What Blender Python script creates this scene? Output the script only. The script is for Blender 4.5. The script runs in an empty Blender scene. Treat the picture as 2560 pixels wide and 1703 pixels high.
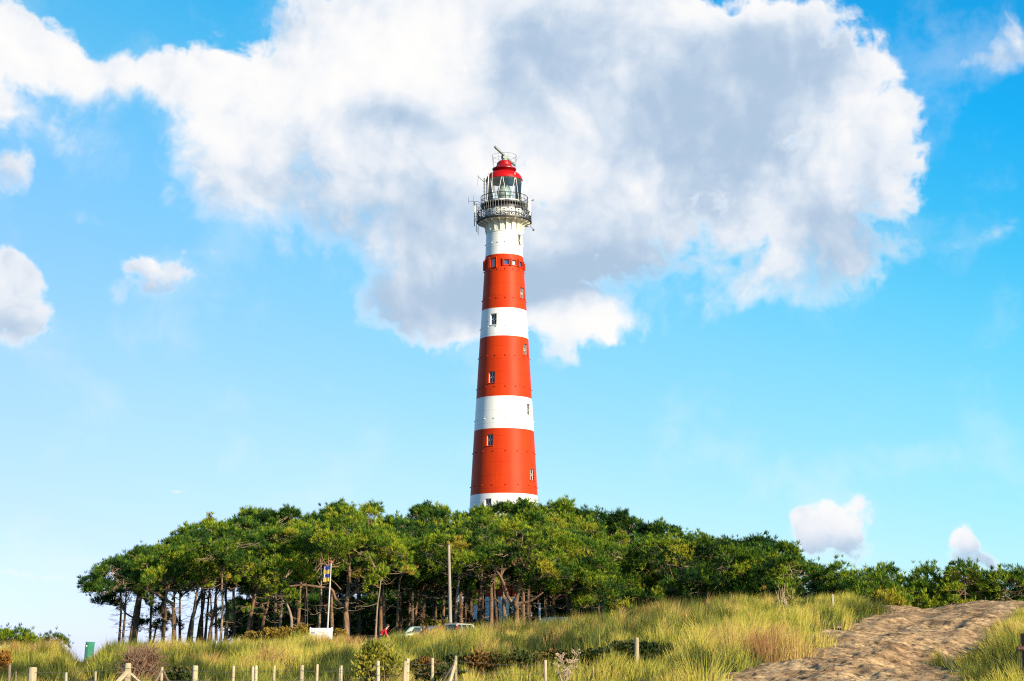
import bpy, bmesh, math, random
import numpy as np
from mathutils import Vector, Matrix

random.seed(7)
RNG = np.random.default_rng(11)
scene = bpy.context.scene
COL = scene.collection
PI = math.pi

# ----------------------------------------------------------------- camera
F = 4300.0                      # focal length in pixels of the 2560 px wide photograph
PITCH = math.radians(10.9)
EYE = 1.7
cp, sp = math.cos(PITCH), math.sin(PITCH)
cam_data = bpy.data.cameras.new("camera")
cam_data.sensor_width = 36.0
cam_data.lens = 36.0 * F / 2560.0
cam_data.clip_start = 0.2
cam_data.clip_end = 20000.0
cam = bpy.data.objects.new("camera", cam_data)
COL.objects.link(cam)
cam.location = (0, 0, EYE)
cam.rotation_euler = (PI / 2 + PITCH, 0, 0)
scene.camera = cam

def ray(px, py):
    xc, yc = (px - 1280.0) / F, (851.5 - py) / F
    return (xc, cp - yc * sp, sp + yc * cp)

def at(px, py, d):
    """World point whose forward distance is d on the line of sight of photo point (px, py)."""
    r = ray(px, py)
    k = d / r[1]
    return Vector((r[0] * k, d, EYE + r[2] * k))

def ppm(d):
    return F / (d * 1.0)

# ----------------------------------------------------------------- numpy noise
def _hash(ix, iy, seed):
    n = (ix.astype(np.int64) * 374761393 + iy.astype(np.int64) * 668265263 + seed * 1442695041) & 0x7fffffff
    n = ((n ^ (n >> 13)) * 1274126177) & 0x7fffffff
    return ((n ^ (n >> 16)) & 0xffff) / 65535.0

def vnoise(x, y, seed=0):
    x = np.asarray(x, float); y = np.asarray(y, float)
    ix, iy = np.floor(x), np.floor(y)
    fx, fy = x - ix, y - iy
    fx = fx * fx * (3 - 2 * fx); fy = fy * fy * (3 - 2 * fy)
    a = _hash(ix, iy, seed); b = _hash(ix + 1, iy, seed)
    c = _hash(ix, iy + 1, seed); d = _hash(ix + 1, iy + 1, seed)
    return (a * (1 - fx) + b * fx) * (1 - fy) + (c * (1 - fx) + d * fx) * fy

def fbm(x, y, seed=0, octv=4):
    s, a, t = 0.0, 1.0, 0.0
    x = np.asarray(x, float); y = np.asarray(y, float)
    for o in range(octv):
        s = s + a * vnoise(x, y, seed + o * 17); t += a
        x = x * 2.03 + 5.1; y = y * 2.03 + 1.7; a *= 0.5
    return s / t

# ----------------------------------------------------------------- objects
def link(name, me, mats=(), parent=None, smooth=False, sharp=None):
    o = bpy.data.objects.new(name, me)
    COL.objects.link(o)
    for m in (mats if isinstance(mats, (list, tuple)) else (mats,)):
        me.materials.append(m)
    if smooth:
        me.polygons.foreach_set("use_smooth", [True] * len(me.polygons))
        if sharp is not None:
            me.set_sharp_from_angle(angle=math.radians(sharp))
    if parent is not None:
        o.parent = parent
    return o

def empty(name, loc, rz=0.0, parent=None):
    o = bpy.data.objects.new(name, None)
    COL.objects.link(o)
    o.empty_display_size = 0.3
    o.location = loc
    o.rotation_euler = (0, 0, rz)
    if parent is not None:
        o.parent = parent
    return o

def tag(o, label=None, cat=None, group=None, kind=None):
    if label: o["label"] = label
    if cat: o["category"] = cat
    if group: o["group"] = group
    if kind: o["kind"] = kind
    return o

def np_mesh(name, verts, faces, attrs=None):
    """faces: (M,3) or (M,4) int array."""
    verts = np.ascontiguousarray(verts, np.float32)
    faces = np.ascontiguousarray(faces, np.int32)
    me = bpy.data.meshes.new(name)
    k = faces.shape[1]
    me.vertices.add(len(verts)); me.vertices.foreach_set("co", verts.ravel())
    me.loops.add(faces.size); me.loops.foreach_set("vertex_index", faces.ravel())
    me.polygons.add(len(faces))
    me.polygons.foreach_set("loop_start", np.arange(0, faces.size, k, dtype=np.int32))
    me.polygons.foreach_set("loop_total", np.full(len(faces), k, np.int32))
    for an, av in (attrs or {}).items():
        a = me.attributes.new(an, 'FLOAT', 'POINT')
        a.data.foreach_set("value", np.ascontiguousarray(av, np.float32))
    me.update(calc_edges=True)
    me.validate()
    return me

class MB:
    """Collects simple shapes and builds them as one mesh."""
    def __init__(self):
        self.v, self.f, self.m = [], [], []
    def add(self, vs, fs, mi=0):
        n = len(self.v)
        self.v += [tuple(p) for p in vs]
        self.f += [tuple(i + n for i in f) for f in fs]
        self.m += [mi] * len(fs)
    def box(self, c, s, rot=None, mi=0):
        hx, hy, hz = s[0] / 2, s[1] / 2, s[2] / 2
        vs = [Vector((x, y, z)) for x in (-hx, hx) for y in (-hy, hy) for z in (-hz, hz)]
        if rot is not None: vs = [rot @ p for p in vs]
        vs = [p + Vector(c) for p in vs]
        self.add(vs, [(0, 1, 3, 2), (4, 6, 7, 5), (0, 4, 5, 1), (2, 3, 7, 6), (0, 2, 6, 4), (1, 5, 7, 3)], mi)
    def tube(self, pts, rads, n=8, caps=True, mi=0, jitter=0.0):
        pts = [Vector(p) for p in pts]
        if not isinstance(rads, (list, tuple)): rads = [rads] * len(pts)
        vs, fs = [], []
        ref = None
        for i, p in enumerate(pts):
            t = (pts[min(i + 1, len(pts) - 1)] - pts[max(i - 1, 0)])
            if t.length < 1e-9: t = Vector((0, 0, 1))
            t.normalize()
            if ref is None:
                ref = Vector((1, 0, 0)) if abs(t.x) < 0.8 else Vector((0, 1, 0))
            u = (ref - t * ref.dot(t))
            if u.length < 1e-6: u = t.orthogonal()
            u.normalize(); w = t.cross(u); ref = u
            for k in range(n):
                a = 2 * PI * k / n
                r = rads[i] * (1 + (random.uniform(-jitter, jitter) if jitter else 0))
                vs.append(p + u * (math.cos(a) * r) + w * (math.sin(a) * r))
        for i in range(len(pts) - 1):
            for k in range(n):
                k2 = (k + 1) % n
                fs.append((i * n + k, i * n + k2, (i + 1) * n + k2, (i + 1) * n + k))
        if caps:
            fs.append(tuple(reversed(range(n))))
            fs.append(tuple((len(pts) - 1) * n + k for k in range(n)))
        self.add(vs, fs, mi)
    def lathe(self, prof, n=64, c=(0, 0, 0), mi=0, a0=0.0, a1=2 * PI):
        """prof: list of (r, z)."""
        vs, fs = [], []
        full = abs(a1 - a0 - 2 * PI) < 1e-6
        cols = n if full else n + 1
        for r, z in prof:
            for k in range(cols):
                a = a0 + (a1 - a0) * k / n
                vs.append((c[0] + r * math.sin(a), c[1] - r * math.cos(a), c[2] + z))
        for i in range(len(prof) - 1):
            for k in range(n):
                k2 = (k + 1) % cols
                fs.append((i * cols + k, i * cols + k2, (i + 1) * cols + k2, (i + 1) * cols + k))
        self.add(vs, fs, mi)
    def ring(self, R, z, r, n=64, c=(0, 0, 0), m=6, mi=0):
        prof = [(R + r * math.cos(2 * PI * k / m), z + r * math.sin(2 * PI * k / m)) for k in range(m + 1)]
        self.lathe(prof, n, c, mi)
    def ball(self, c, r, nu=12, nv=8, mi=0, sc=(1, 1, 1)):
        vs, fs = [], []
        for j in range(nv + 1):
            th = PI * j / nv
            for k in range(nu):
                a = 2 * PI * k / nu
                vs.append((c[0] + sc[0] * r * math.sin(th) * math.cos(a), c[1] + sc[1] * r * math.sin(th) * math.sin(a), c[2] + sc[2] * r * math.cos(th)))
        for j in range(nv):
            for k in range(nu):
                k2 = (k + 1) % nu
                fs.append((j * nu + k, (j + 1) * nu + k, (j + 1) * nu + k2, j * nu + k2))
        self.add(vs, fs, mi)
    def build(self, name, mats, parent=None, smooth=False, sharp=None, bevel=0.0, origin=None):
        me = bpy.data.meshes.new(name)
        me.from_pydata(self.v, [], self.f)
        if isinstance(mats, (list, tuple)) and len(mats) > 1:
            me.polygons.foreach_set("material_index", self.m)
        bm = bmesh.new(); bm.from_mesh(me)
        bmesh.ops.remove_doubles(bm, verts=bm.verts, dist=1e-5)
        bmesh.ops.recalc_face_normals(bm, faces=bm.faces)
        if bevel:
            es = [e for e in bm.edges if len(e.link_faces) == 2 and e.calc_face_angle(0) > 0.6]
            bmesh.ops.bevel(bm, geom=es, offset=bevel, segments=2, affect='EDGES', clamp_overlap=True)
        bm.to_mesh(me); bm.free()
        return link(name, me, mats, parent, smooth, sharp)

# ----------------------------------------------------------------- materials
def mat(name, color=(0.5, 0.5, 0.5), rough=0.7, metal=0.0, spec=0.4):
    m = bpy.data.materials.new(name)
    m.use_nodes = True
    b = m.node_tree.nodes["Principled BSDF"]
    b.inputs["Base Color"].default_value = (*color, 1)
    b.inputs["Roughness"].default_value = rough
    b.inputs["Metallic"].default_value = metal
    b.inputs["Specular IOR Level"].default_value = spec
    return m

def ramp(nt, stops, interp='LINEAR'):
    r = nt.nodes.new("ShaderNodeValToRGB")
    r.color_ramp.interpolation = interp
    els = r.color_ramp.elements
    while len(els) < len(stops): els.new(0.5)
    for e, (p, c) in zip(els, stops):
        e.position = p; e.color = (*c, 1)
    return r

def noisy(name, stops, scale=2.0, detail=5, rough=0.7, stretch=(1, 1, 1), bump=0.0, bump_scale=None, spec=0.4, coords="Object", metal=0.0, dist=0.02):
    """Principled material whose colour wanders through a ramp by object-space noise."""
    m = mat(name, stops[0][1], rough, metal, spec)
    nt = m.node_tree; b = nt.nodes["Principled BSDF"]
    tc = nt.nodes.new("ShaderNodeTexCoord"); mp = nt.nodes.new("ShaderNodeMapping")
    mp.inputs["Scale"].default_value = stretch
    nt.links.new(tc.outputs[coords], mp.inputs["Vector"])
    n = nt.nodes.new("ShaderNodeTexNoise")
    n.inputs["Scale"].default_value = scale; n.inputs["Detail"].default_value = detail; n.inputs["Roughness"].default_value = 0.62
    nt.links.new(mp.outputs["Vector"], n.inputs["Vector"])
    r = ramp(nt, stops)
    nt.links.new(n.outputs["Fac"], r.inputs["Fac"])
    nt.links.new(r.outputs["Color"], b.inputs["Base Color"])
    if bump:
        n2 = nt.nodes.new("ShaderNodeTexNoise")
        n2.inputs["Scale"].default_value = bump_scale or scale * 3; n2.inputs["Detail"].default_value = 6
        nt.links.new(mp.outputs["Vector"], n2.inputs["Vector"])
        bp = nt.nodes.new("ShaderNodeBump"); bp.inputs["Strength"].default_value = bump; bp.inputs["Distance"].default_value = dist
        nt.links.new(n2.outputs["Fac"], bp.inputs["Height"])
        nt.links.new(bp.outputs["Normal"], b.inputs["Normal"])
    return m

def leafy(name, stops, trans=0.3, rough=0.55, spec=0.25, objvar=0.12):
    """Foliage: colour from the per-leaf 'tint' value plus a per-plant shift."""
    m = bpy.data.materials.new(name); m.use_nodes = True
    nt = m.node_tree; b = nt.nodes["Principled BSDF"]; out = nt.nodes["Material Output"]
    at_ = nt.nodes.new("ShaderNodeAttribute"); at_.attribute_name = "tint"
    oi = nt.nodes.new("ShaderNodeObjectInfo")
    ma = nt.nodes.new("ShaderNodeMath"); ma.operation = 'MULTIPLY_ADD'
    ma.inputs[1].default_value = objvar; nt.links.new(oi.outputs["Random"], ma.inputs[0])
    sb = nt.nodes.new("ShaderNodeMath"); sb.operation = 'SUBTRACT'; sb.inputs[1].default_value = objvar / 2
    nt.links.new(at_.outputs["Fac"], sb.inputs[0]); nt.links.new(sb.outputs[0], ma.inputs[2])
    r = ramp(nt, stops)
    nt.links.new(ma.outputs[0], r.inputs["Fac"])
    nt.links.new(r.outputs["Color"], b.inputs["Base Color"])
    b.inputs["Roughness"].default_value = rough; b.inputs["Specular IOR Level"].default_value = spec
    tr = nt.nodes.new("ShaderNodeBsdfTranslucent"); nt.links.new(r.outputs["Color"], tr.inputs["Color"])
    mx = nt.nodes.new("ShaderNodeMixShader"); mx.inputs["Fac"].default_value = trans
    nt.links.new(b.outputs[0], mx.inputs[1]); nt.links.new(tr.outputs[0], mx.inputs[2])
    nt.links.new(mx.outputs[0], out.inputs["Surface"])
    return m

M = {}
def painted(name, c, wear, streak=0.55, rough=0.38, spec=0.45):
    """Weathered gloss paint: faint vertical streaks, grime and plate seams."""
    m = mat(name, c, rough, 0, spec); nt = m.node_tree; b = nt.nodes["Principled BSDF"]
    tc = nt.nodes.new("ShaderNodeTexCoord")
    mp = nt.nodes.new("ShaderNodeMapping"); mp.inputs["Scale"].default_value = (2.2, 2.2, 0.10)
    nt.links.new(tc.outputs["Object"], mp.inputs["Vector"])
    n = nt.nodes.new("ShaderNodeTexNoise"); n.inputs["Scale"].default_value = 1.6; n.inputs["Detail"].default_value = 6; n.inputs["Roughness"].default_value = 0.6
    nt.links.new(mp.outputs["Vector"], n.inputs["Vector"])
    n2 = nt.nodes.new("ShaderNodeTexNoise"); n2.inputs["Scale"].default_value = 0.55; n2.inputs["Detail"].default_value = 7
    nt.links.new(tc.outputs["Object"], n2.inputs["Vector"])
    mul = nt.nodes.new("ShaderNodeMath"); mul.operation = 'MULTIPLY'
    nt.links.new(n.outputs["Fac"], mul.inputs[0]); nt.links.new(n2.outputs["Fac"], mul.inputs[1])
    r = ramp(nt, [(0.12, (1, 1, 1)), (0.48, (0, 0, 0))])
    nt.links.new(mul.outputs[0], r.inputs["Fac"])
    sc = nt.nodes.new("ShaderNodeMath"); sc.operation = 'MULTIPLY'; sc.inputs[1].default_value = streak
    nt.links.new(r.outputs["Color"], sc.inputs[0])
    mx = nt.nodes.new("ShaderNodeMix"); mx.data_type = 'RGBA'
    mx.inputs["A"].default_value = (*c, 1); mx.inputs["B"].default_value = (*wear, 1)
    nt.links.new(sc.outputs[0], mx.inputs["Factor"])
    # ring seams between the iron plates
    sz = nt.nodes.new("ShaderNodeSeparateXYZ"); nt.links.new(tc.outputs["Object"], sz.inputs[0])
    fr = nt.nodes.new("ShaderNodeMath"); fr.operation = 'PINGPONG'; fr.inputs[1].default_value = 0.78; nt.links.new(sz.outputs[2], fr.inputs[0])
    lt = nt.nodes.new("ShaderNodeMapRange"); lt.inputs[1].default_value = 0.0; lt.inputs[2].default_value = 0.05; lt.inputs[3].default_value = 0.74; lt.inputs[4].default_value = 1.0; nt.links.new(fr.outputs[0], lt.inputs[0])
    sm = nt.nodes.new("ShaderNodeMix"); sm.data_type = 'RGBA'; sm.blend_type = 'MULTIPLY'; sm.inputs["Factor"].default_value = 1.0
    nt.links.new(mx.outputs["Result"], sm.inputs["A"]); nt.links.new(lt.outputs[0], sm.inputs["B"])
    nt.links.new(sm.outputs["Result"], b.inputs["Base Color"])
    bp = nt.nodes.new("ShaderNodeBump"); bp.inputs["Strength"].default_value = 0.12; bp.inputs["Distance"].default_value = 0.05
    nt.links.new(n.outputs["Fac"], bp.inputs["Height"]); nt.links.new(bp.outputs["Normal"], b.inputs["Normal"])
    return m

M["red"] = painted("red_paint", (0.58, 0.044, 0.003), (0.36, 0.018, 0.004), rough=0.5, spec=0.12)
M["white"] = painted("white_paint", (0.80, 0.79, 0.76), (0.62, 0.60, 0.55), 0.4)
M["dome_red"] = painted("dome_red_paint", (0.46, 0.006, 0.008), (0.30, 0.005, 0.006), rough=0.4, spec=0.2)
M["brim_red"] = painted("dark_red_paint", (0.33, 0.006, 0.010), (0.2, 0.006, 0.008))
M["cream"] = noisy("cream_paint", [(0.3, (0.80, 0.77, 0.68)), (0.7, (0.70, 0.64, 0.50))], 1.2, 5, 0.5)
M["black"] = noisy("black_iron", [(0.3, (0.012, 0.012, 0.013)), (0.75, (0.035, 0.03, 0.026))], 6, 4, 0.5)
M["iron"] = noisy("grey_iron", [(0.3, (0.05, 0.055, 0.055)), (0.7, (0.12, 0.12, 0.115))], 5, 4, 0.45, metal=0.3)
M["radar"] = noisy("radar_grey", [(0.3, (0.20, 0.24, 0.22)), (0.7, (0.27, 0.31, 0.28))], 3, 4, 0.5)
M["winframe"] = mat("window_frame_white", (0.7, 0.69, 0.64), 0.5)
M["whitebar"] = mat("white_bar_paint", (0.82, 0.80, 0.74), 0.45)
M["pane"] = noisy("dark_window_glass", [(0.3, (0.012, 0.016, 0.02)), (0.7, (0.035, 0.045, 0.05))], 4, 3, 0.08, spec=0.6)
M["bluepane"] = mat("blue_window_glass", (0.05, 0.08, 0.16), 0.08, 0, 0.8)
M["greypane"] = mat("grey_window_glass", (0.30, 0.36, 0.42), 0.15, 0, 0.7)
def glassy(name, tint, alpha):
    m = bpy.data.materials.new(name); m.use_nodes = True; nt = m.node_tree
    out = nt.nodes["Material Output"]; nt.nodes.remove(nt.nodes["Principled BSDF"])
    t = nt.nodes.new("ShaderNodeBsdfTransparent"); t.inputs["Color"].default_value = (*tint, 1)
    g = nt.nodes.new("ShaderNodeBsdfGlossy"); g.inputs["Roughness"].default_value = 0.03
    fr = nt.nodes.new("ShaderNodeFresnel"); fr.inputs["IOR"].default_value = 1.5
    ad = nt.nodes.new("ShaderNodeMath"); ad.operation = 'ADD'; ad.inputs[1].default_value = alpha
    nt.links.new(fr.outputs[0], ad.inputs[0])
    mx = nt.nodes.new("ShaderNodeMixShader")
    nt.links.new(ad.outputs[0], mx.inputs["Fac"]); nt.links.new(t.outputs[0], mx.inputs[1]); nt.links.new(g.outputs[0], mx.inputs[2])
    nt.links.new(mx.outputs[0], out.inputs["Surface"])
    return m
M["glass"] = glassy("lantern_glass", (0.97, 0.98, 0.98), 0.01)
M["lens"] = noisy("lens_glass", [(0.35, (0.14, 0.20, 0.18)), (0.65, (0.42, 0.48, 0.44))], 3, 2, 0.06, stretch=(0.3, 0.3, 6), spec=0.9)
M["brass"] = mat("brass", (0.45, 0.33, 0.12), 0.3, 0.9)
M["inner"] = mat("lantern_interior", (0.78, 0.73, 0.66), 0.8)
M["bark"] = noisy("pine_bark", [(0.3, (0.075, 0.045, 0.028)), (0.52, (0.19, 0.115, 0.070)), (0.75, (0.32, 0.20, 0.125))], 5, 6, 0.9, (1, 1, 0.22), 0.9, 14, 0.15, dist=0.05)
M["bark_shaded"] = noisy("shaded_pine_bark", [(0.3, (0.05, 0.034, 0.025)), (0.52, (0.11, 0.072, 0.05)), (0.75, (0.18, 0.12, 0.08))], 5, 6, 0.95, (1, 1, 0.22), 0.9, 14, 0.08, dist=0.05)  # pine bark with the shade of the wood put into its colour
M["bark_pale"] = noisy("grey_pine_bark", [(0.3, (0.13, 0.09, 0.065)), (0.55, (0.28, 0.20, 0.145)), (0.8, (0.40, 0.30, 0.22))], 5, 6, 0.9, (1, 1, 0.22), 0.8, 14, 0.15, dist=0.04)
M["twig"] = noisy("bare_twig", [(0.3, (0.17, 0.115, 0.075)), (0.7, (0.38, 0.27, 0.17))], 8, 3, 0.9)
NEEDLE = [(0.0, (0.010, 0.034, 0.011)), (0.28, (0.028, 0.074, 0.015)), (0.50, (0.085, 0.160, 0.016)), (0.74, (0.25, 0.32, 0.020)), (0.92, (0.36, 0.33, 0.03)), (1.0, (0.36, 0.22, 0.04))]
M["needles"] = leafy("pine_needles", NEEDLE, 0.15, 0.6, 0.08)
M["post"] = noisy("weathered_post", [(0.3, (0.20, 0.155, 0.095)), (0.5, (0.40, 0.325, 0.205)), (0.8, (0.54, 0.45, 0.30))], 7, 6, 0.85, (1, 1, 0.12), 0.5, 30, 0.15)
M["post_dark"] = noisy("dark_post", [(0.3, (0.12, 0.09, 0.065)), (0.7, (0.26, 0.20, 0.15))], 7, 6, 0.85, (1, 1, 0.12), 0.5, 30, 0.15)
M["wire"] = mat("fence_wire", (0.20, 0.18, 0.16), 0.5, 0.6)
M["rail_wood"] = noisy("dark_stained_log", [(0.3, (0.035, 0.014, 0.008)), (0.7, (0.11, 0.042, 0.022))], 8, 5, 0.6, (1, 1, 0.3), 0.3, 30)
# ----------------------------------------------------------------- terrain
CPX = np.array([-3000, -600, 0, 300, 600, 900, 1200, 1500, 1800, 2100, 2300, 2560, 3200, 6000], float)
CD = np.array([-60, 8, 25, 40, 60, 78, 95, 125, 160, 205, 300, 600, 9000], float)
def Hrow(vals): return np.array(vals, float)
CH = np.array([
    [-1.75] * 14,
    [-1.70] * 14,
    [-1.3, -1.1, -1.05, -1.05, -1.05, -1.0, -0.95, -0.85, -0.50, -0.38, -0.38, -0.45, -0.5, -0.6],
    [-0.6, -0.35, -0.30, -0.29, -0.28, -0.26, -0.20, -0.05, 0.18, 0.25, 0.24, 0.16, 0.1, 0.1],
    [0.0, 0.0, 0.05, 0.12, 0.24, 0.34, 0.52, 0.90, 1.38, 1.62, 1.55, 1.36, 1.2, 1.2],
    [0.2, 0.40, 0.48, 0.62, 0.84, 0.98, 1.30, 1.92, 2.50, 2.80, 2.93, 3.10, 3.2, 3.0],
    [0.0, 0.0, 0.05, 0.70, 0.98, 1.20, 1.65, 2.20, 2.85, 2.90, 2.95, 3.15, 3.3, 3.0],
    [-2.0, -1.6, -1.2, 0.95, 1.60, 1.90, 2.30, 2.95, 3.70, 2.90, 2.80, 3.00, 2.8, 2.0],
    [-4.0, -3.6, -3.0, 0.30, 2.20, 3.10, 4.00, 4.00, 3.80, 2.40, 2.2, 2.6, 2.0, 1.0],
    [-5.5, -5.2, -5.0, -2.2, 1.40, 4.40, 6.00, 5.00, 3.30, 1.00, 0.8, 1.0, 0.5, 0.0],
    [-7.0, -7.0, -7.0, -6.5, -4.0, -1.0, 0.0, 0.0, -1.0, -2.0, -2.5, -2.5, -3.0, -4.0],
    [-9.0] * 14,
    [-11.0] * 14], float)
def _smooth(t): return t
PATH_D = np.array([5, 15, 22, 28, 33, 43, 50, 60, 68, 78, 95, 120], float)
PATH_L = np.array([1250, 1450, 1590, 1690, 1785, 1968, 2040, 2112, 2175, 2176, 2150, 2120], float)
PATH_R = np.array([2700, 2580, 2500, 2455, 2435, 2450, 2480, 2500, 2550, 2630, 2720, 2800], float)

def path_t(X, Y):
    """Signed measure: >0 inside the sandy path (metres from the nearest edge)."""
    d = np.maximum(Y, 5.0)
    wob = (fbm(X * 0.45, Y * 0.22, 91, 3) - 0.5) * 1.5
    l = (np.interp(d, PATH_D, PATH_L) - 1280) / F * d
    r = (np.interp(d, PATH_D, PATH_R) - 1280) / F * d
    return np.where(d > 118, -5.0, np.minimum(X - l, r - X) + wob)

def ground_base(X, Y):
    X = np.asarray(X, float); Y = np.asarray(Y, float)
    d = np.maximum(Y, 12.0)
    px = np.clip(1280 + X / d * F, CPX[0], CPX[-1])
    i = np.clip(np.searchsorted(CPX, px) - 1, 0, len(CPX) - 2)
    fx = (px - CPX[i]) / (CPX[i + 1] - CPX[i])
    fx = fx * fx * (3 - 2 * fx) * 0.5 + fx * 0.5
    Yc = np.clip(Y, CD[0], CD[-1])
    j = np.clip(np.searchsorted(CD, Yc) - 1, 0, len(CD) - 2)
    fy = (Yc - CD[j]) / (CD[j + 1] - CD[j])
    fy = fy * fy * (3 - 2 * fy) * 0.35 + fy * 0.65
    h = (CH[j, i] * (1 - fx) + CH[j, i + 1] * fx) * (1 - fy) + (CH[j + 1, i] * (1 - fx) + CH[j + 1, i + 1] * fx) * fy
    return EYE + h

def hollow(X, Y):
    """Overgrown dip behind the fence, from the middle towards the track."""
    px = 1280 + X / np.maximum(Y, 5) * F
    a = np.clip((px - 1020) / 90, 0, 1) * np.clip((1730 - px) / 120, 0, 1)
    return a * np.clip((Y - 34) / 5, 0, 1) * np.clip((51 - Y) / 5, 0, 1)

def ground(X, Y):
    X = np.asarray(X, float); Y = np.asarray(Y, float)
    z = ground_base(X, Y)
    pt = path_t(X, Y)
    out = np.clip(-pt / 1.2, 0, 1); out = out * out * (3 - 2 * out)
    fade = np.clip((Y - 20) / 15, 0, 1) * np.clip((230 - Y) / 60, 0, 1)
    z = z + out * fade * ((fbm(X * 0.22, Y * 0.13, 3, 3) - 0.5) * 0.50 + (vnoise(X * 0.62, Y * 0.42, 7) - 0.5) * 0.30)
    z = z - 0.38 * hollow(X, Y)
    pxx = 1280 + X / np.maximum(Y, 12.0) * F
    z = z - 0.36 * np.clip(1.5 - np.abs(pxx - 226) / 40, 0, 1) * np.clip((Y - 34) / 8, 0, 1) * np.clip((120 - Y) / 10, 0, 1)
    midl = ((np.interp(np.maximum(Y, 5), PATH_D, PATH_R) * .62 + np.interp(np.maximum(Y, 5), PATH_D, PATH_L) * .38) - 1280) / F * Y
    dip = np.clip((X - midl) / 2.5 + .5, 0, 1) * np.clip(pt / .5, 0, 1) * np.clip((Y - 33) / 6, 0, 1) * np.clip((58 - Y) / 10, 0, 1)
    z = z - 0.34 * dip
    bank = np.clip((-pt) / np.where(X > midl, 0.7, 1.6), 0, 1) * np.clip(1.5 + pt / 9.0, 0, 1)
    near = np.clip((Y - 24) / 8, 0, 1) * np.clip((74 - Y) / 22, 0, 1)
    rside = (X > ((np.interp(np.maximum(Y, 5), PATH_D, PATH_R) + np.interp(np.maximum(Y, 5), PATH_D, PATH_L)) / 2 - 1280) / F * Y)
    z = z + bank * near * np.where(rside, 0.36 + 0.26 * np.clip((Y - 31) / 5, 0, 1) * np.clip((54 - Y) / 10, 0, 1), 0.16)
    return z

def g1(x, y): return float(ground(np.array([x]), np.array([y]))[0])

# one sheet to the horizon
ys = np.concatenate([np.linspace(-60, 20, 30, endpoint=False), np.linspace(20, 130, 260, endpoint=False), np.linspace(130, 320, 90, endpoint=False), np.geomspace(320, 9000, 40)])
us = np.sinh(np.linspace(-2.6, 2.6, 321)) / math.sinh(2.6) * 1.7
YY, UU = np.meshgrid(ys, us, indexing='ij')
XX = UU * (YY + 75.0)
ZZ = ground(XX, YY)
ptm = path_t(XX, YY)
sink = np.clip((ptm + 0.1) / 0.6, 0, 1) * np.clip((YY - 18) / 4, 0, 1) * np.clip((112 - YY) / 4, 0, 1)
ZZ = ZZ - 0.35 * sink
nr, nc = YY.shape
idx = np.arange(nr * nc).reshape(nr, nc)
quads = np.stack([idx[:-1, :-1].ravel(), idx[:-1, 1:].ravel(), idx[1:, 1:].ravel(), idx[1:, :-1].ravel()], 1)
M["earth"] = noisy("dune_soil", [(0.3, (0.03, 0.028, 0.012)), (0.5, (0.07, 0.058, 0.022)), (0.7, (0.13, 0.10, 0.045))], 0.7, 8, 0.95, bump=0.6, bump_scale=5, spec=0.1, dist=0.08)
gob = link("ground", np_mesh("ground", np.stack([XX, YY, ZZ], -1).reshape(-1, 3), quads), M["earth"], smooth=True)
tag(gob, "rolling dune ground of dark sandy soil under the grass", "ground", kind="structure")

# trampled sand track
def sand_mat():
    m = mat("trampled_sand", (0.4, 0.3, 0.2), 0.95, 0, 0.1); nt = m.node_tree; b = nt.nodes["Principled BSDF"]
    tc = nt.nodes.new("ShaderNodeTexCoord")
    n = nt.nodes.new("ShaderNodeTexNoise"); n.inputs["Scale"].default_value = 0.9; n.inputs["Detail"].default_value = 9; n.inputs["Roughness"].default_value = 0.68
    nt.links.new(tc.outputs["Object"], n.inputs["Vector"])
    r = ramp(nt, [(0.34, (0.12, 0.072, 0.038)), (0.5, (0.36, 0.23, 0.12)), (0.66, (0.58, 0.405, 0.22))])
    nt.links.new(n.outputs["Fac"], r.inputs["Fac"])
    n3 = nt.nodes.new("ShaderNodeTexNoise"); n3.inputs["Scale"].default_value = 9; n3.inputs["Detail"].default_value = 5
    nt.links.new(tc.outputs["Object"], n3.inputs["Vector"])
    r3 = ramp(nt, [(0.34, (0.22, 0.19, 0.17)), (0.50, (1, 1, 1))])
    nt.links.new(n3.outputs["Fac"], r3.inputs["Fac"])
    mx = nt.nodes.new("ShaderNodeMix"); mx.data_type = 'RGBA'; mx.blend_type = 'MULTIPLY'; mx.inputs["Factor"].default_value = 0.85
    nt.links.new(r.outputs["Color"], mx.inputs["A"]); nt.links.new(r3.outputs["Color"], mx.inputs["B"])
    nt.links.new(mx.outputs["Result"], b.inputs["Base Color"])
    n2 = nt.nodes.new("ShaderNodeTexNoise"); n2.inputs["Scale"].default_value = 14; n2.inputs["Detail"].default_value = 6
    nt.links.new(tc.outputs["Object"], n2.inputs["Vector"])
    bp = nt.nodes.new("ShaderNodeBump"); bp.inputs["Strength"].default_value = 0.7; bp.inputs["Distance"].default_value = 0.03
    nt.links.new(n2.outputs["Fac"], bp.inputs["Height"]); nt.links.new(bp.outputs["Normal"], b.inputs["Normal"])
    return m
M["sand"] = sand_mat()
pys = np.concatenate([np.linspace(18, 30, 120, endpoint=False), np.linspace(30, 84, 620, endpoint=False), np.linspace(84, 114, 90)])
ss = np.linspace(-0.12, 1.12, 200)
PY, SS = np.meshgrid(pys, ss, indexing='ij')
pl = (np.interp(PY, PATH_D, PATH_L) - 1280) / F * PY - 1.0
pr = (np.interp(PY, PATH_D, PATH_R) - 1280) / F * PY + 1.0
PX = pl + (pr - pl) * SS
PZ = ground(PX, PY)
inside = np.clip((path_t(PX, PY) + 0.35) / 0.5, 0, 1)
fadep = np.clip((PY - 18) / 3, 0, 1) * np.clip((114 - PY) / 6, 0, 1)
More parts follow.
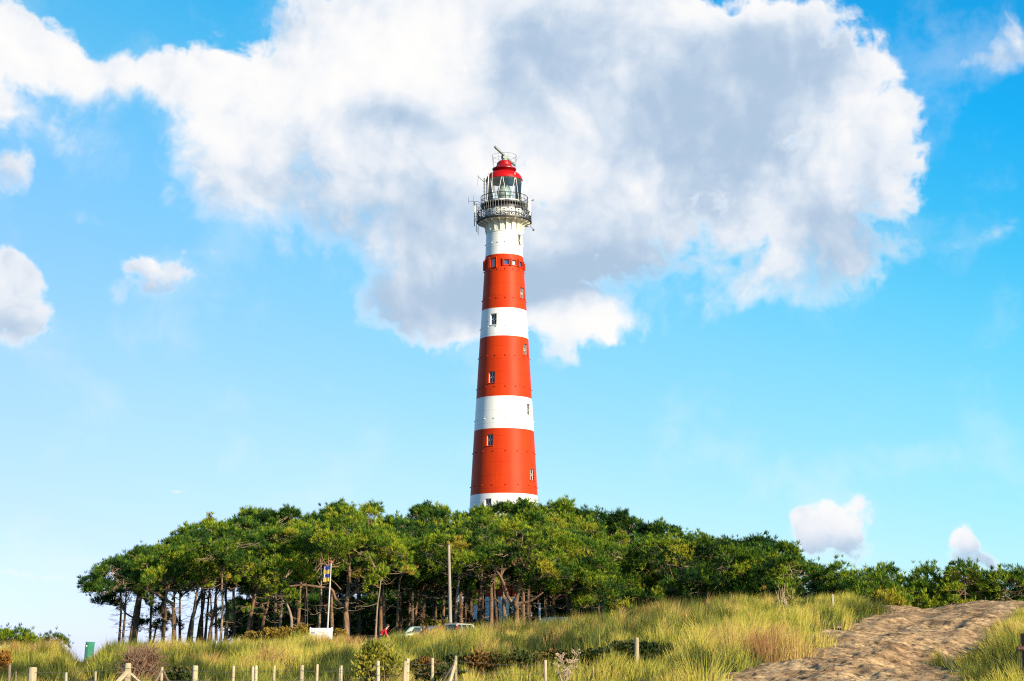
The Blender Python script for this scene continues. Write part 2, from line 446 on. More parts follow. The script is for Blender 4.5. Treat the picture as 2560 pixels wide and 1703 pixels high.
# hoof and foot prints: worley-like dents with raised rims
def dents(X, Y, cell, seed):
    gx, gy = np.floor(X / cell), np.floor(Y / cell)
    best = np.full(X.shape, 9.0); val = np.zeros(X.shape)
    for ax in (-1, 0, 1):
        for ay in (-1, 0, 1):
            cx, cy = gx + ax, gy + ay
            ox = (cx + 0.15 + 0.7 * _hash(cx, cy, seed)) * cell
            oy = (cy + 0.15 + 0.7 * _hash(cx, cy, seed + 5)) * cell
            dd = np.hypot(X - ox, Y - oy) / cell
            s = 0.4 + 0.6 * _hash(cx, cy, seed + 9)
            nearer = dd < best
            best = np.where(nearer, dd, best); val = np.where(nearer, s, val)
    return val * (np.exp(-(best / 0.30) ** 2) - 0.55 * np.exp(-((best - 0.48) / 0.16) ** 2))
ruts = (fbm((SS * 9 + fbm(PX * .2, PY * .1, 14, 2) * 1.5), PY * 0.05, 47, 2) - 0.5) * 0.25
rough_ = ruts + (fbm(PX * 0.45, PY * 0.22, 41, 3) - 0.5) * 0.36 + (fbm(PX * 1.3, PY * 0.9, 43, 4) - 0.5) * 0.17
edge_ = np.clip(path_t(PX, PY) / 1.6, 0.12, 1)
rough_ = rough_ + (fbm(PX * 3.2, PY * 1.6, 53, 4) - 0.5) * 0.20 * np.clip((62 - PY) / 20, 0.25, 1)
PZ = PZ + inside * fadep * (rough_ * edge_ - (0.06 * dents(PX, PY, 0.80, 71) * np.clip((fbm(PX * .3, PY * .2, 88, 2) - .25) * 4, 0.25, 1) + 0.05 * dents(PX, PY, 0.34, 77) * np.clip((fbm(PX * .5, PY * .3, 89, 2) - .25) * 4, 0.2, 1))) - (1 - inside) * 0.22 - (1 - fadep) * 0.35 + 0.02
nr, nc = PX.shape
idx = np.arange(nr * nc).reshape(nr, nc)
quads = np.stack([idx[:-1, :-1].ravel(), idx[:-1, 1:].ravel(), idx[1:, 1:].ravel(), idx[1:, :-1].ravel()], 1)
po = link("path", np_mesh("path", np.stack([PX, PY, PZ], -1).reshape(-1, 3), quads), M["sand"], smooth=True)
tag(po, "trampled sandy track climbing over the dune at the right", "path", kind="structure")

# ----------------------------------------------------------------- grass
SUN_AZ = math.radians(46.0)      # to the right of straight behind the camera
SUN_EL = math.radians(21.0)

def blades(base, length, lean, width, tint, seed):
    """Five-vertex bent blades. base (N,3), lean (N,2) horizontal drift as share of the length."""
    rng = np.random.default_rng(seed)
    N = len(base)
    ang = rng.uniform(0, 2 * PI, N)
    wv = np.stack([np.cos(ang), np.sin(ang) * 0.5, np.zeros(N)], 1) * width[:, None] * 0.5
    L = length[:, None]
    lx = np.stack([lean[:, 0], lean[:, 1], np.zeros(N)], 1)
    mid = base + lx * L * 0.32 + np.array([0, 0, 0.58]) * L
    h = np.sqrt(np.clip(1 - np.clip((lean ** 2).sum(1), 0, 0.8), 0.1, 1))
    tip = base + lx * L * 1.0
    tip[:, 2] += length * h
    v = np.stack([base - wv, base + wv, mid + wv * 0.75, mid - wv * 0.75, tip], 1).reshape(-1, 3)
    o = (np.arange(N) * 5)[:, None]
    f = np.concatenate([o + np.array([[0, 1, 2]]), o + np.array([[0, 2, 3]]), o + np.array([[3, 2, 4]])], 0)
    return v, f, np.repeat(tint, 5)

def scatter(n, d0, d1, umin, umax, rng):
    d = np.sqrt(rng.uniform(d0 * d0, d1 * d1, n))
    u = rng.uniform(umin, umax, n)
    return u * d, d

def thin(X, Y, rng, soft=0.25):
    """Where grass may stand: off the sand, out of the car park and the cabinet's hollow."""
    n = len(X); px = 1280 + X / Y * F
    keep = path_t(X, Y) < 0.05 + soft * rng.standard_normal(n)
    keep &= ~((Y > 108) & (rng.random(n) < 0.6))
    keep &= ~((Y > 99) & (px > 740) & (px < 1420))
    keep &= ~((Y > 36) & (px > 192) & (px < 262) & (rng.random(n) < 0.8))
    return keep

def grass_field():
    rng = np.random.default_rng(5)
    parts = []
    # tussocks: fans of long blades with hollows between them
    for (n, d0, d1, k, wid) in ((900, 24, 45, 210, 0.0085), (2700, 45, 84, 150, 0.012), (1000, 84, 108, 80, 0.016), (700, 108, 135, 40, 0.02)):
        X, Y = scatter(int(n * 1.36), d0, d1, -0.46, 0.52, rng)
        keep = thin(X, Y, rng, 0.3); X, Y = X[keep], Y[keep]; n = len(X); px = 1280 + X / Y * F
        Z = ground(X, Y)
        patch = fbm(X * 0.17, Y * 0.10, 21, 3); patch2 = fbm(X * 0.6, Y * 0.4, 33, 3)
        clump = np.clip((vnoise(X * 0.85, Y * 0.17, 63) - 0.5) * 1.5 + 0.5, 0, 1); tall = np.clip(vnoise(X * 0.62 + 9, Y * 0.15, 65) * 1.25 - 0.1, 0, 1)
        bank = np.clip((px - 2260) / 120, 0, 1)
        rightish = np.clip((px - 1500) / 400, 0, 1)
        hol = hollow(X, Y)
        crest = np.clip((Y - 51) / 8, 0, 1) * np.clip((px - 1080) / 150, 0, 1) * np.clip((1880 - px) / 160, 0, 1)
        size = (0.30 + 0.30 * patch2 + 0.62 * tall + 0.16 * rng.random(n)) * (1 - 0.36 * bank) * np.where(Y > 84, 0.75, 1.0) * (0.88 - 0.02 * rightish) * (1 - 0.42 * hol) * np.where(px < 1720, 0.56 + 0.44 * np.clip((Y - 38) / 14, 0, 1), 1.0)
        size *= np.where((px > 178) & (px < 272) & (Y > 33), 0.42, 1.0) * (1 + 0.22 * crest)
        kind = rng.random(n)
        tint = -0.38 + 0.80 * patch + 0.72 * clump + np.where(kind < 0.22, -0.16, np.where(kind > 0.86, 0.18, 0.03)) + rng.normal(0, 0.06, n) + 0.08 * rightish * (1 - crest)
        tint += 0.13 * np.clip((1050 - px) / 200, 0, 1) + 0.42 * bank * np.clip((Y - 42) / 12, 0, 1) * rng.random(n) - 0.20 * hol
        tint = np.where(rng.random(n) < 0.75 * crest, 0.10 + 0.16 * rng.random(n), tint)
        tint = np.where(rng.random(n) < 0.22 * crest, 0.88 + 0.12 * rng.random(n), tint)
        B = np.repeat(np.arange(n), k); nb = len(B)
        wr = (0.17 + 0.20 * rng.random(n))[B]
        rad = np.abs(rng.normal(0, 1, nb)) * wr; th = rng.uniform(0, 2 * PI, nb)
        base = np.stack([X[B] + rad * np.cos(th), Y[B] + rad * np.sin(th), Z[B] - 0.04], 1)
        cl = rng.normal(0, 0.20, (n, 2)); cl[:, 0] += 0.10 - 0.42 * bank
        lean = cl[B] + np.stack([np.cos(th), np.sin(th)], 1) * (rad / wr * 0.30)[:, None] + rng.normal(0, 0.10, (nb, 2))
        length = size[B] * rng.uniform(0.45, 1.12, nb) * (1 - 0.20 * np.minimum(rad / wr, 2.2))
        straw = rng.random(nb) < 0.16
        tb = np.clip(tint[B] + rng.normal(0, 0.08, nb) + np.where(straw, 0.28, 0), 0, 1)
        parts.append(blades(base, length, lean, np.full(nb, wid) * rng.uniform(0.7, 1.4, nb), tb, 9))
    # low undergrowth between the tussocks
    for (n, d0, d1, k, wid) in ((3200, 24, 45, 14, 0.012), (9000, 45, 84, 12, 0.016), (2500, 84, 108, 10, 0.02)):
        X, Y = scatter(int(n * 1.36), d0, d1, -0.46, 0.52, rng)
        keep = thin(X, Y, rng, 0.1); X, Y = X[keep], Y[keep]; n = len(X)
        Z = ground(X, Y); patch = fbm(X * 0.3, Y * 0.2, 51, 4)
        B = np.repeat(np.arange(n), k); nb = len(B)
        base = np.stack([X[B] + rng.normal(0, .16, nb), Y[B] + rng.normal(0, .16, nb), Z[B] - 0.03], 1)
        lean = rng.normal(0, 0.30, (nb, 2)); lean[:, 0] += 0.1
        low = ((Y < 38) & (1280 + X / Y * F < 1250) & (rng.random(n) < 0.55))[B]
        tb = np.clip(np.where(low, 0.90 + 0.10 * patch[B], (-0.10 + 0.6 * patch)[B]) + rng.normal(0, 0.10, nb), 0, 1)
        parts.append(blades(base, rng.uniform(0.14, 0.36, nb), lean, np.full(nb, wid) * rng.uniform(0.7, 1.5, nb), tb, 10))
    off = 0; V, Fc, T = [], [], []
    for v, f, t in parts:
        V.append(v); Fc.append(f + off); T.append(t); off += len(v)
    return np_mesh("grass", np.concatenate(V), np.concatenate(Fc), {"tint": np.concatenate(T)})
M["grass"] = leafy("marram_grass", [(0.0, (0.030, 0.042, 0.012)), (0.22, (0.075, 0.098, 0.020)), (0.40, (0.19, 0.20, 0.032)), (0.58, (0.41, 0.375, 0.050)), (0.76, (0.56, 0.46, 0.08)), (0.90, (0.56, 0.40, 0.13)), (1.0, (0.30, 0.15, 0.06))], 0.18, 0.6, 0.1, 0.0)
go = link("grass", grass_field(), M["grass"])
tag(go, "tall yellow green marram grass covering the dunes", "grass", kind="stuff")
# ----------------------------------------------------------------- lighthouse
D = 205.0
TC = at(1260, 1240, D)
TCX = TC.x
def zt(py, r=0.0): return at(1260, py, D - r).z
BASEZ = g1(TCX, D) - 0.3
lh = empty("lighthouse", (TCX, D, BASEZ))
tag(lh, "tall red and white banded lighthouse with radar bar above its red dome", "lighthouse")
# profile: half widths measured at silhouette rows
prof_py = np.array([590, 645, 780, 850, 1000, 1080, 1241, 1560], float)
prof_px = np.array([45.0, 47.3, 56.2, 60.7, 69.7, 74.8, 84.3, 104.0])
prof_z = np.array([zt(p) for p in prof_py]) - BASEZ
def depth(z): return D * cp + (z + BASEZ - EYE) * sp
prof_r = np.array([w / F * depth(z) for w, z in zip(prof_px, prof_z)])
order = np.argsort(prof_z)
def R(z): return float(np.interp(z, prof_z[order], prof_r[order]))
bands = [zt(p) - BASEZ for p in (1496, 1405, 1241, 1080, 1000, 850, 780, 645)]      # upwards: white|red|white ...
ztop = zt(588) - BASEZ
# windows: (angle, centre row, width, height)
WL, WR = math.radians(-27.3), math.radians(59.5)
wins = []
def add_win(t, py, w=0.86, h=1.36):
    z = at(1260, py, D - 3.5 * math.cos(t)).z - BASEZ
    wins.append((t, z, w, h))
for py in (795, 942, 1100, 1262): add_win(WL, py)
for py in (597, 731, 873, 1024, 1187): add_win(WR, py, 0.92, 1.36)
ring = []
for t, py, w, h, kind in ((-34.0, 657, 0.72, 1.08, 0), (7.0, 655.5, 0.62, 0.62, 1), (30.0, 657.5, 0.62, 0.62, 0), (56.0, 662, 0.62, 0.62, 1), (81.0, 667, 0.62, 0.62, 1), (-80.0, 664, 0.62, 0.9, 0)):
    t = math.radians(t)
    ring.append((t, at(1260, py, D - 2.3 * math.cos(t)).z - BASEZ, w, h, kind))
holes = [(t, z, w, h, 0.28) for t, z, w, h in wins] + [(t, z, w, h, 0.10) for t, z, w, h, k in ring]
ths = set(round(-PI + 2 * PI * k / 144, 5) for k in range(144))
zs = set([0.0, ztop]) | set(bands)
z_ = 0.0
while z_ < ztop: zs.add(z_); z_ += 1.6
for t, z, w, h, dp in holes:
    a = w / 2 / R(z)
    for q in (t - a, t + a):
        near = [x for x in ths if abs(x - q) < 0.012]
        for x in near: ths.discard(x)
        ths.add(round(q, 5))
    for q in (z - h / 2, z + h / 2):
        for x in [x for x in zs if abs(x - q) < 0.05 and x not in bands]: zs.discard(x)
        zs.add(q)
# pass two puts hole edges back where a neighbour removed them
for t, z, w, h, dp in holes:
    a = w / 2 / R(z)
    ths |= {round(t - a, 5), round(t + a, 5)}; zs |= {z - h / 2, z + h / 2}
ths = sorted(ths); zs = sorted(zs)
def tp(t, z, dr=0.0):
    r = R(z) + dr
    return (r * math.sin(t), -r * math.cos(t), z)
tw = MB()
def inhole(t, z):
    return any(abs(t - ht) < hw / 2 / R(hz) and abs(z - hz) < hh / 2 for ht, hz, hw, hh, dp in holes)
def bandmat(z):
    return sum(z > b for b in bands) % 2      # 0 white, 1 red
nt_ = len(ths)
grid = [[tp(t, z) for t in ths] for z in zs]
gi = [[j * nt_ + i for i in range(nt_)] for j in range(len(zs))]
fs, ms = [], []
for j in range(len(zs) - 1):
    for i in range(nt_):
        i2 = (i + 1) % nt_
        ta, tb = ths[i], ths[i2] if i2 else ths[i2] + 2 * PI
        zc = (zs[j] + zs[j + 1]) / 2
        if inhole((ta + tb) / 2, zc): continue
        fs.append((gi[j][i], gi[j][i2], gi[j + 1][i2], gi[j + 1][i])); ms.append(bandmat(zc))
tw.v = [p for row in grid for p in row]; tw.f = fs; tw.m = ms
for t, z, w, h, dp in holes:
    a = w / 2 / R(z); z0, z1 = z - h / 2, z + h / 2; mi = bandmat(z)
    rad = Vector((math.sin(t), -math.cos(t), 0))
    c = [Vector(tp(t - a, z0)), Vector(tp(t + a, z0)), Vector(tp(t + a, z1)), Vector(tp(t - a, z1))]
    b = [p - rad * dp for p in c]
    for k in range(4):
        k2 = (k + 1) % 4
        tw.add([c[k], c[k2], b[k2], b[k]], [(0, 1, 2, 3)], mi)
tower = tw.build("tower", [M["white"], M["red"]], lh, True, 30)

def basis(t, z, dr):
    """Matrix at the wall: x along the wall to the right, y outwards, z up."""
    r = R(z) + dr
    o = Vector((r * math.sin(t), -r * math.cos(t), z))
    x = Vector((math.cos(t), math.sin(t), 0)); n = Vector((math.sin(t), -math.cos(t), 0))
    m = Matrix.Identity(4)
    m.col[0][:3] = x; m.col[1][:3] = n; m.col[2][:3] = (0, 0, 1); m.col[3][:3] = o
    return m

def framebars(mb, w, h, b, dpt, y=0.0):
    mb.box((-w / 2 + b / 2, y, 0), (b, dpt, h)); mb.box((w / 2 - b / 2, y, 0), (b, dpt, h))
    mb.box((0, y, h / 2 - b / 2), (w - 2 * b, dpt, b)); mb.box((0, y, -h / 2 + b / 2), (w - 2 * b, dpt, b))

def rosette(w, h):
    mb = MB(); framebars(mb, w, h, 0.045, 0.07, 0.0)
    ro, ri = 0.165, 0.125
    n = 20; vs, fs = [], []
    for k in range(n):
        a = 2 * PI * k / n
        for r in (ro, ri):
            for y in (0.03, -0.03): vs.append((r * math.cos(a), y, r * math.sin(a)))
    for k in range(n):
        p, q = k * 4, ((k + 1) % n) * 4
        fs += [(p, q, q + 2, p + 2), (p + 1, p + 3, q + 3, q + 1), (p, p + 1, q + 1, q), (p + 2, q + 2, q + 3, p + 3)]
    mb.add(vs, fs)
    L = h / 2 - 0.05 - ro
    mb.box((0, 0, ro + L / 2 - 0.01), (0.032, 0.055, L)); mb.box((0, 0, -ro - L / 2 + 0.01), (0.032, 0.055, L))
    L = w / 2 - 0.05 - ro
    mb.box((ro + L / 2 - 0.01, 0, 0), (L + 0.03, 0.055, 0.032)); mb.box((-ro - L / 2 + 0.01, 0, 0), (L + 0.03, 0.055, 0.032))
    return mb

def place(o, m): o.matrix_local = m
for t, z, w, h in wins:
    p = MB(); p.box((0, 0, 0), (w + 0.02, 0.03, h + 0.02))
    wo = p.build("window", M["pane"], lh); place(wo, basis(t, z, -0.30))
    fr = rosette(w - 0.01, h - 0.01).build("window_frame", M["winframe"], wo, bevel=0.0); fr.location = (0, 0.06, 0)
    s = MB(); s.box((0, 0.10, -h / 2 - 0.05), (w + 0.24, 0.62, 0.075))
    si = s.build("sill", M["white"] if bandmat(z) == 0 else M["red"], wo, bevel=0.012)
for t, z, w, h, kind in ring:
    p = MB(); p.box((0, 0, 0), (w + 0.02, 0.03, h + 0.02))
    wo = p.build("window", M["bluepane"] if kind else M["greypane"], lh); place(wo, basis(t, z, -0.12))
    f = MB(); framebars(f, w + 0.20, h + 0.20, 0.11, 0.14, 0.16)
    f.build("window_frame", M["red"], wo, bevel=0.015)
    f = MB()
    for s_ in (-1, 1):
        f = MB(); f.box((s_ * (w / 2 + 0.17), 0.18, 0.02), (0.05, 0.20, h + 0.32)); f.build("shutter_fin", M["red"], wo)
# small bolts in level rows
bz = [zt(p) - BASEZ for p in (615, 683, 755, 826, 899, 976, 1055, 1136, 1220)]
bm_ = MB(); bm_.tube([(0, 0, 0), (0, 0.10, 0), (0, 0.13, 0)], [0.055, 0.055, 0.03], 8)
bm_.box((0, 0.012, 0), (0.2, 0.022, 0.2))
bolt0 = {}
for r_, z in enumerate(bz):
    for k in range(9):
        t = math.radians(-88 + 22 * k + 3)
        key = bandmat(z)
        if key not in bolt0:
            o = bm_.build("bolt", M["red"] if key else M["white"], lh, True, 35); bolt0[key] = o
        else:
            o = bolt0[key].copy(); COL.objects.link(o); o.parent = lh
        place(o, basis(t, z, 0.0))
# head of the tower -------------------------------------------------------
def W(px_, z): return px_ / F * depth(z)
zdk = zt(556) - BASEZ                    # main gallery deck, silhouette row
RD = W(67.5, zdk)
RT = R(ztop)
g = MB()
g.lathe([(RT, ztop), (RT + 0.05, ztop + 0.02), (RT + 0.05, ztop + 0.10), (RT - 0.01, ztop + 0.12), (RT + 0.02, zdk - 0.70), (RT + 0.10, zdk - 0.36), (RT + 0.26, zdk - 0.18), (RD - 0.12, zdk - 0.14)], 96)
g.build("gallery_corbel", M["cream"], lh, True, 40)
g = MB(); g.lathe([(0.3, zdk - 0.13), (RD - 0.02, zdk - 0.13), (RD + 0.06, zdk - 0.10), (RD + 0.06, zdk + 0.10), (RD - 0.02, zdk + 0.13), (0.3, zdk + 0.13)], 96)
g.build("gallery_deck", M["black"], lh, True, 30)
# brackets
brk0 = None
for k in range(20):
    t = 2 * PI * (k + 0.35) / 20
    if math.cos(t) < -0.35: continue
    if brk0 is None:
        b = MB(); pts = []
        r0, r1 = RT + 0.04, RD - 0.08
        prof = [(r0, zdk - 1.55), (r0 + 0.10, zdk - 1.30), (r0 + 0.12, zdk - 1.0), (r0 + 0.20, zdk - 0.66), (r0 + 0.46, zdk - 0.42), (r1 - 0.1, zdk - 0.34), (r1, zdk - 0.22), (r1, zdk - 0.135), (r0, zdk - 0.135)]
        n = len(prof)
        vs = [(-0.04, -r, z) for r, z in prof] + [(0.04, -r, z) for r, z in prof]
        b.add(vs, [tuple(range(n)), tuple(reversed(range(n, 2 * n)))] + [(i, i + n, (i + 1) % n + n, (i + 1) % n) for i in range(n)])
        brk0 = o = b.build("bracket", M["cream"], lh, bevel=0.012)
    else:
        o = brk0.copy(); COL.objects.link(o); o.parent = lh
    o.rotation_euler = (0, 0, t)
def cyl(Rr, t, z): return (Rr * math.sin(t), -Rr * math.cos(t), z)
# main railing
Rr = RD - 0.03; zb, zr = zdk + 0.12, zdk + 1.08
rl = MB()
for z, r in ((zr, 0.048), (zb + 0.46, 0.030), (zb + 0.10, 0.034)): rl.ring(Rr, z, r, 96)
rl.build("gallery_railing", M["black"], lh)
rl = MB(); NP = 22
for k in range(NP):
    t = 2 * PI * (k + 0.5) / NP
    if k == 0: pass
    p = MB(); p.tube([cyl(Rr, t, zb), cyl(Rr, t, zr + 0.10)], 0.042, 6)
    p.ball(cyl(Rr, t, zr + 0.14), 0.06, 8, 6); p.build("railing_post", M["black"], lh)
x_ = MB()
for k in range(NP):
    t0, t1 = 2 * PI * (k + 0.5) / NP, 2 * PI * (k + 1.5) / NP
    for za, zb2 in ((zb + 0.12, zr - 0.04), (zr - 0.04, zb + 0.12)):
        x_.tube([cyl(Rr, t0 + (t1 - t0) * q, za + (zb2 - za) * q) for q in np.linspace(0, 1, 5)], 0.024, 5)
    tm = (t0 + t1) / 2
    for zz in (zb + 0.24, zr - 0.22): x_.ball(cyl(Rr, tm, zz), 0.105, 8, 6, sc=(1, 1, 0.9))
x_.build("railing_lattice", M["black"], lh)
# watch room drum
zug = zt(516) - BASEZ                    # upper gallery
RU = W(58.5, zug); RDR = W(49, zug)
d_ = MB(); d_.lathe([(RDR, zdk + 0.12), (RDR, zug - 0.1)], 96)
d_.lathe([(RDR + 0.03, zdk + 0.13), (RDR + 0.03, zdk + 0.3)], 96)
d_.build("watch_room", M["white"], lh, True)
dd_ = MB(); dd_.lathe([(RDR + 0.012, zug - 0.62), (RDR + 0.012, zug - 0.10)], 96)
dd_.build("watch_room_trim", M["black"], lh, True)
u_ = MB(); u_.lathe([(1.0, zug - 0.12), (RU, zug - 0.12), (RU + 0.03, zug - 0.06), (RU + 0.03, zug + 0.04), (RU, zug + 0.06), (1.0, zug + 0.06)], 96)
u_.build("upper_gallery_deck", M["black"], lh, True, 30)
ur = MB()
for z, r in ((zug + 1.06, 0.042), (zug + 0.58, 0.026), (zug + 0.12, 0.02)): ur.ring(RU, z, r, 96)
ur.build("upper_gallery_railing", M["black"], lh)
ub = MB()
for k in range(20):
    t = 2 * PI * (k + 0.2) / 20
    ub.tube([cyl(RU, t, zug), cyl(RU, t, zug + 1.09)], 0.026, 5)
ub.build("upper_railing_upright", M["black"], lh)
hb = MB()
for k in range(52):
    t = 2 * PI * k / 52
    hb.tube([cyl(RU + 0.045, t, zug + 0.12), cyl(RU + 0.045, t, zug - 1.02)], 0.008, 4)
hb.ring(RU + 0.045, zug - 1.02, 0.018, 96, m=5)
hb.build("cage_grille", M["whitebar"], lh)
# lantern
zl0 = zug + 0.06; zl1 = zt(453) - BASEZ
RL = W(44.5, zl1)
lb = MB(); lb.lathe([(RL, zl0), (RL, zl0 + 0.42)], 64); lb.lathe([(RL + 0.06, zl0 + 0.42), (RL - 0.1, zl0 + 0.44)], 64)
lb.build("lantern_base", M["white"], lh, True, 40)
lg = MB(); lg.lathe([(RL - 0.03, zl0 + 0.42), (RL - 0.03, zl1)], 64)
lantern = lg.build("lantern_glass", M["glass"], lh, True)
for k in range(8):
    ta = math.radians(-6.5 + 45 * k)
    for s_ in (-1, 1):
        gb = MB()
        tb_ = ta + s_ * math.radians(16.0)
        gb.tube([cyl(RL, ta + s_ * 0.03, zl1 + 0.02), cyl(RL, (ta + tb_) / 2 + s_ * .01, (zl0 + 0.4 + zl1) / 2), cyl(RL, tb_, zl0 + 0.40)], 0.029, 6)
        gb.build("glazing_bar", M["whitebar"], lantern)
tr_ = MB(); tr_.ring(RL, zl1, 0.06, 64); tr_.build("glazing_ring", M["whitebar"], lantern)
# optic inside
op = MB()
pr_ = []
for q in np.linspace(0, 1, 25):
    pr_.append((0.30 + 0.55 * math.sin(PI * (0.12 + 0.76 * q)) + (0.03 if int(q * 24) % 2 else 0), zl0 + 0.55 + 2.0 * q))
op.lathe(pr_, 32); op.build("lens", M["lens"], lh, True, 40)
of = MB()
for k in range(8):
    t = 2 * PI * k / 8 + 0.2
    of.tube([cyl(pr_[i][0] + 0.03, t, pr_[i][1]) for i in range(0, 25, 3)], 0.028, 5)
of.lathe([(0.42, zl0), (0.35, zl0 + 0.56)], 20)
of.build("lens_cage", M["brass"], lh)
ic = MB(); ic.lathe([(RL - 0.06, zl1 - 0.02), (1.2, zl1 + 0.25), (0.01, zl1 + 0.3)], 48); ic.lathe([(RL - 0.05, zl0 + 0.40), (0.01, zl0 + 0.40)], 48)
ic.build("lantern_lining", M["inner"], lh, True)
# dome
zd2 = zt(430) - BASEZ; zc = zt(420) - BASEZ
hd = zd2 - zl1
dm = MB(); dp_ = [(RL + 0.02, zl1 - 0.05), (RL + 0.12, zl1 - 0.02), (RL + 0.12, zl1 + 0.06)]
RTOP = W(22, zd2)
for q in np.linspace(0.05, 1, 14):
    a = q * PI / 2 * 0.80
    k_ = math.sin(a) / math.sin(PI / 2 * 0.80); rr = RL + 0.04 - (RL + 0.04 - RTOP) * (1 - math.cos(a)) / (1 - math.cos(PI / 2 * 0.80))
    dp_.append((rr, zl1 + 0.06 + (hd - 0.06) * k_))
dm.lathe(dp_, 64); dm.build("dome", M["dome_red"], lh, True, 30)
RB = W(30, zc)
br = MB(); br.lathe([(RTOP - 0.1, zd2 - 0.06), (RTOP, zd2 + 0.05), (RB - 0.12, zd2 + 0.18), (RB, zd2 + 0.26), (RB, zd2 + 0.36), (RB - 0.3, zd2 + 0.50), (W(19, zc), zd2 + 0.80)], 64)
br.build("vent_brim", M["brim_red"], lh, True, 30)
zcap = zd2 + 0.62 + 0.16
cpp = MB(); cpp.lathe([(W(19, zc), zcap - 0.02), (W(18.5, zc), zcap + 0.30), (W(14, zc), zcap + 0.55), (0.01, zcap + 0.66)], 48); cpp.build("vent_cap", M["dome_red"], lh, True, 30)
# ring rail on the roof
rr_ = MB(); zq = zcap + 1.25; RQ = W(31, zq)
rr_.ring(RQ, zq, 0.018, 64, m=5); rr_.ring(RQ, zq - 0.5, 0.012, 64, m=5)
for k in range(8):
    t = 2 * PI * (k + 0.4) / 8
    rr_.tube([cyl(RB - 0.05, t, zd2 + 0.36), cyl(RQ, t, zq)], 0.016, 5)
rr_.build("roof_railing", M["iron"], lh)
# radar
rb = MB(); rb.tube([(0.05, 0, zcap + 0.5), (0.05, 0, zcap + 0.95), (0.05, 0, zcap + 1.25)], [0.42, 0.34, 0.26], 14)
rb.box((0.05, -0.05, zcap + 1.12), (0.7, 0.55, 0.42), Matrix.Rotation(0.5, 3, 'Z'))
radar = rb.build("radar_pedestal", M["radar"], lh, True, 30)
A = at(1237, 367, D - 2.7); B = at(1287, 413, D + 2.6)
A = Vector((A.x - TCX, A.y - D, A.z - BASEZ)); B = Vector((B.x - TCX, B.y - D, B.z - BASEZ))
dirv = (B - A).normalized(); side = dirv.cross(Vector((0, 0, 1))).normalized(); upv = side.cross(dirv)
ra = MB(); sec = [(-0.11, -0.13), (0.11, -0.13), (0.14, 0.0), (0.11, 0.14), (-0.11, 0.14), (-0.14, 0.0)]
vs = [A + side * a + upv * b for a, b in sec] + [B + side * a + upv * b for a, b in sec]
n = 6
ra.add(vs, [tuple(reversed(range(n))), tuple(range(n, 2 * n))] + [(i, (i + 1) % n, (i + 1) % n + n, i + n) for i in range(n)])
ra.build("radar_antenna", M["radar"], radar, bevel=0.02)
# aerials
def P3(px_, py_, dd=0.0):
    q = at(px_, py_, D - dd); return (q.x - TCX, q.y - D, q.z - BASEZ)
def whip(name, pts, r, m, dd=0.0):
    w = MB(); w.tube([P3(a, b, dd) for a, b in pts], r, 5); return w.build(name, m, lh)
a = MB()
a.tube([P3(1210.5, 504, 1.3), P3(1210.5, 445, 1.3)], 0.06, 6); a.tube([P3(1210.5, 456, 1.3), P3(1195, 441, 1.3)], 0.035, 5)
a.tube([P3(1195, 437, 1.3), P3(1195, 448, 1.3)], 0.025, 5); a.tube([P3(1194, 448, 1.3), P3(1194, 466, 1.3)], 0.012, 4)
for i in range(5): a.tube([P3(1207, 460 + 9 * i, 1.3), P3(1216, 462 + 9 * i, 1.0)], 0.015, 4)
a.tube([P3(1216, 452, 1.0), P3(1216, 505, 1.0)], 0.03, 5)
a.build("aerial_mast", M["iron"], lh)
a = MB()
a.tube([P3(1171, 503, 1.0), P3(1195, 504, 1.0), P3(1206, 511, 0.9)], 0.03, 5)
a.tube([P3(1171.5, 493, 1.0), P3(1171.5, 511, 1.0)], 0.018, 4); a.tube([P3(1183.5, 491, 1.0), P3(1183.5, 514, 1.0)], 0.018, 4)
a.build("dipole_aerial", M["iron"], lh)
a = MB()
a.tube([P3(1186, 505, 0.8), P3(1186, 566, 0.8)], 0.05, 6); a.tube([P3(1191, 510, 0.8), P3(1191, 580, 0.8)], 0.035, 6)
a.tube([P3(1196.5, 560, 0.8), P3(1196.5, 589, 0.8)], 0.025, 5); a.tube([P3(1193, 566, 0.8), P3(1193, 585, 0.8)], 0.02, 5)
for py in (509, 524, 541, 553):
    a.tube([P3(1185, py, 0.8), P3(1203, py + 3, 0.6)], 0.028, 5)
a.tube([P3(1187, 511, 0.8), P3(1203, 527, 0.6)], 0.03, 5); a.tube([P3(1203, 511, 0.6), P3(1191, 530, 0.8)], 0.03, 5)
a.build("aerial_frame", M["iron"], lh)
a = MB()
for (x0, y0, y1) in ((1188, 514, 532), (1199, 527, 541), (1187, 545, 552)):
    p = Vector(P3(x0, (y0 + y1) / 2, 1.0)); a = MB(); a.box(p, (0.22, 0.12, (y1 - y0) / 20.5)); a.build("panel_aerial", M["winframe"], lh, bevel=0.02)
p = Vector(P3(1324, 519, 0.9)); a = MB(); a.box(p, (0.30, 0.20, 2.05)); a.build("panel_aerial", M["whitebar"], lh, bevel=0.03)
a = MB(); a.tube([P3(1309, 508, 0.9), P3(1334, 501, 0.9)], 0.03, 5); a.tube([P3(1318, 548, 0.9), P3(1318, 498, 0.9)], 0.035, 5); a.tube([P3(1329, 502, 0.9), P3(1335, 499, 0.9)], 0.05, 5)
a.build("aerial_bracket", M["iron"], lh)
a = MB(); a.tube([P3(1322, 561, 0.5), P3(1332, 572, 0.5)], 0.03, 5); a.box(Vector(P3(1333.5, 575, 0.5)), (0.22, 0.25, 0.2)); a.build("floodlight", M["iron"], lh)
whip("whip_aerial", [(1230.5, 482), (1230.5, 425)], 0.02, M["whitebar"], 2.2)
whip("whip_aerial", [(1316, 500), (1314.5, 457)], 0.016, M["whitebar"], 0.5)
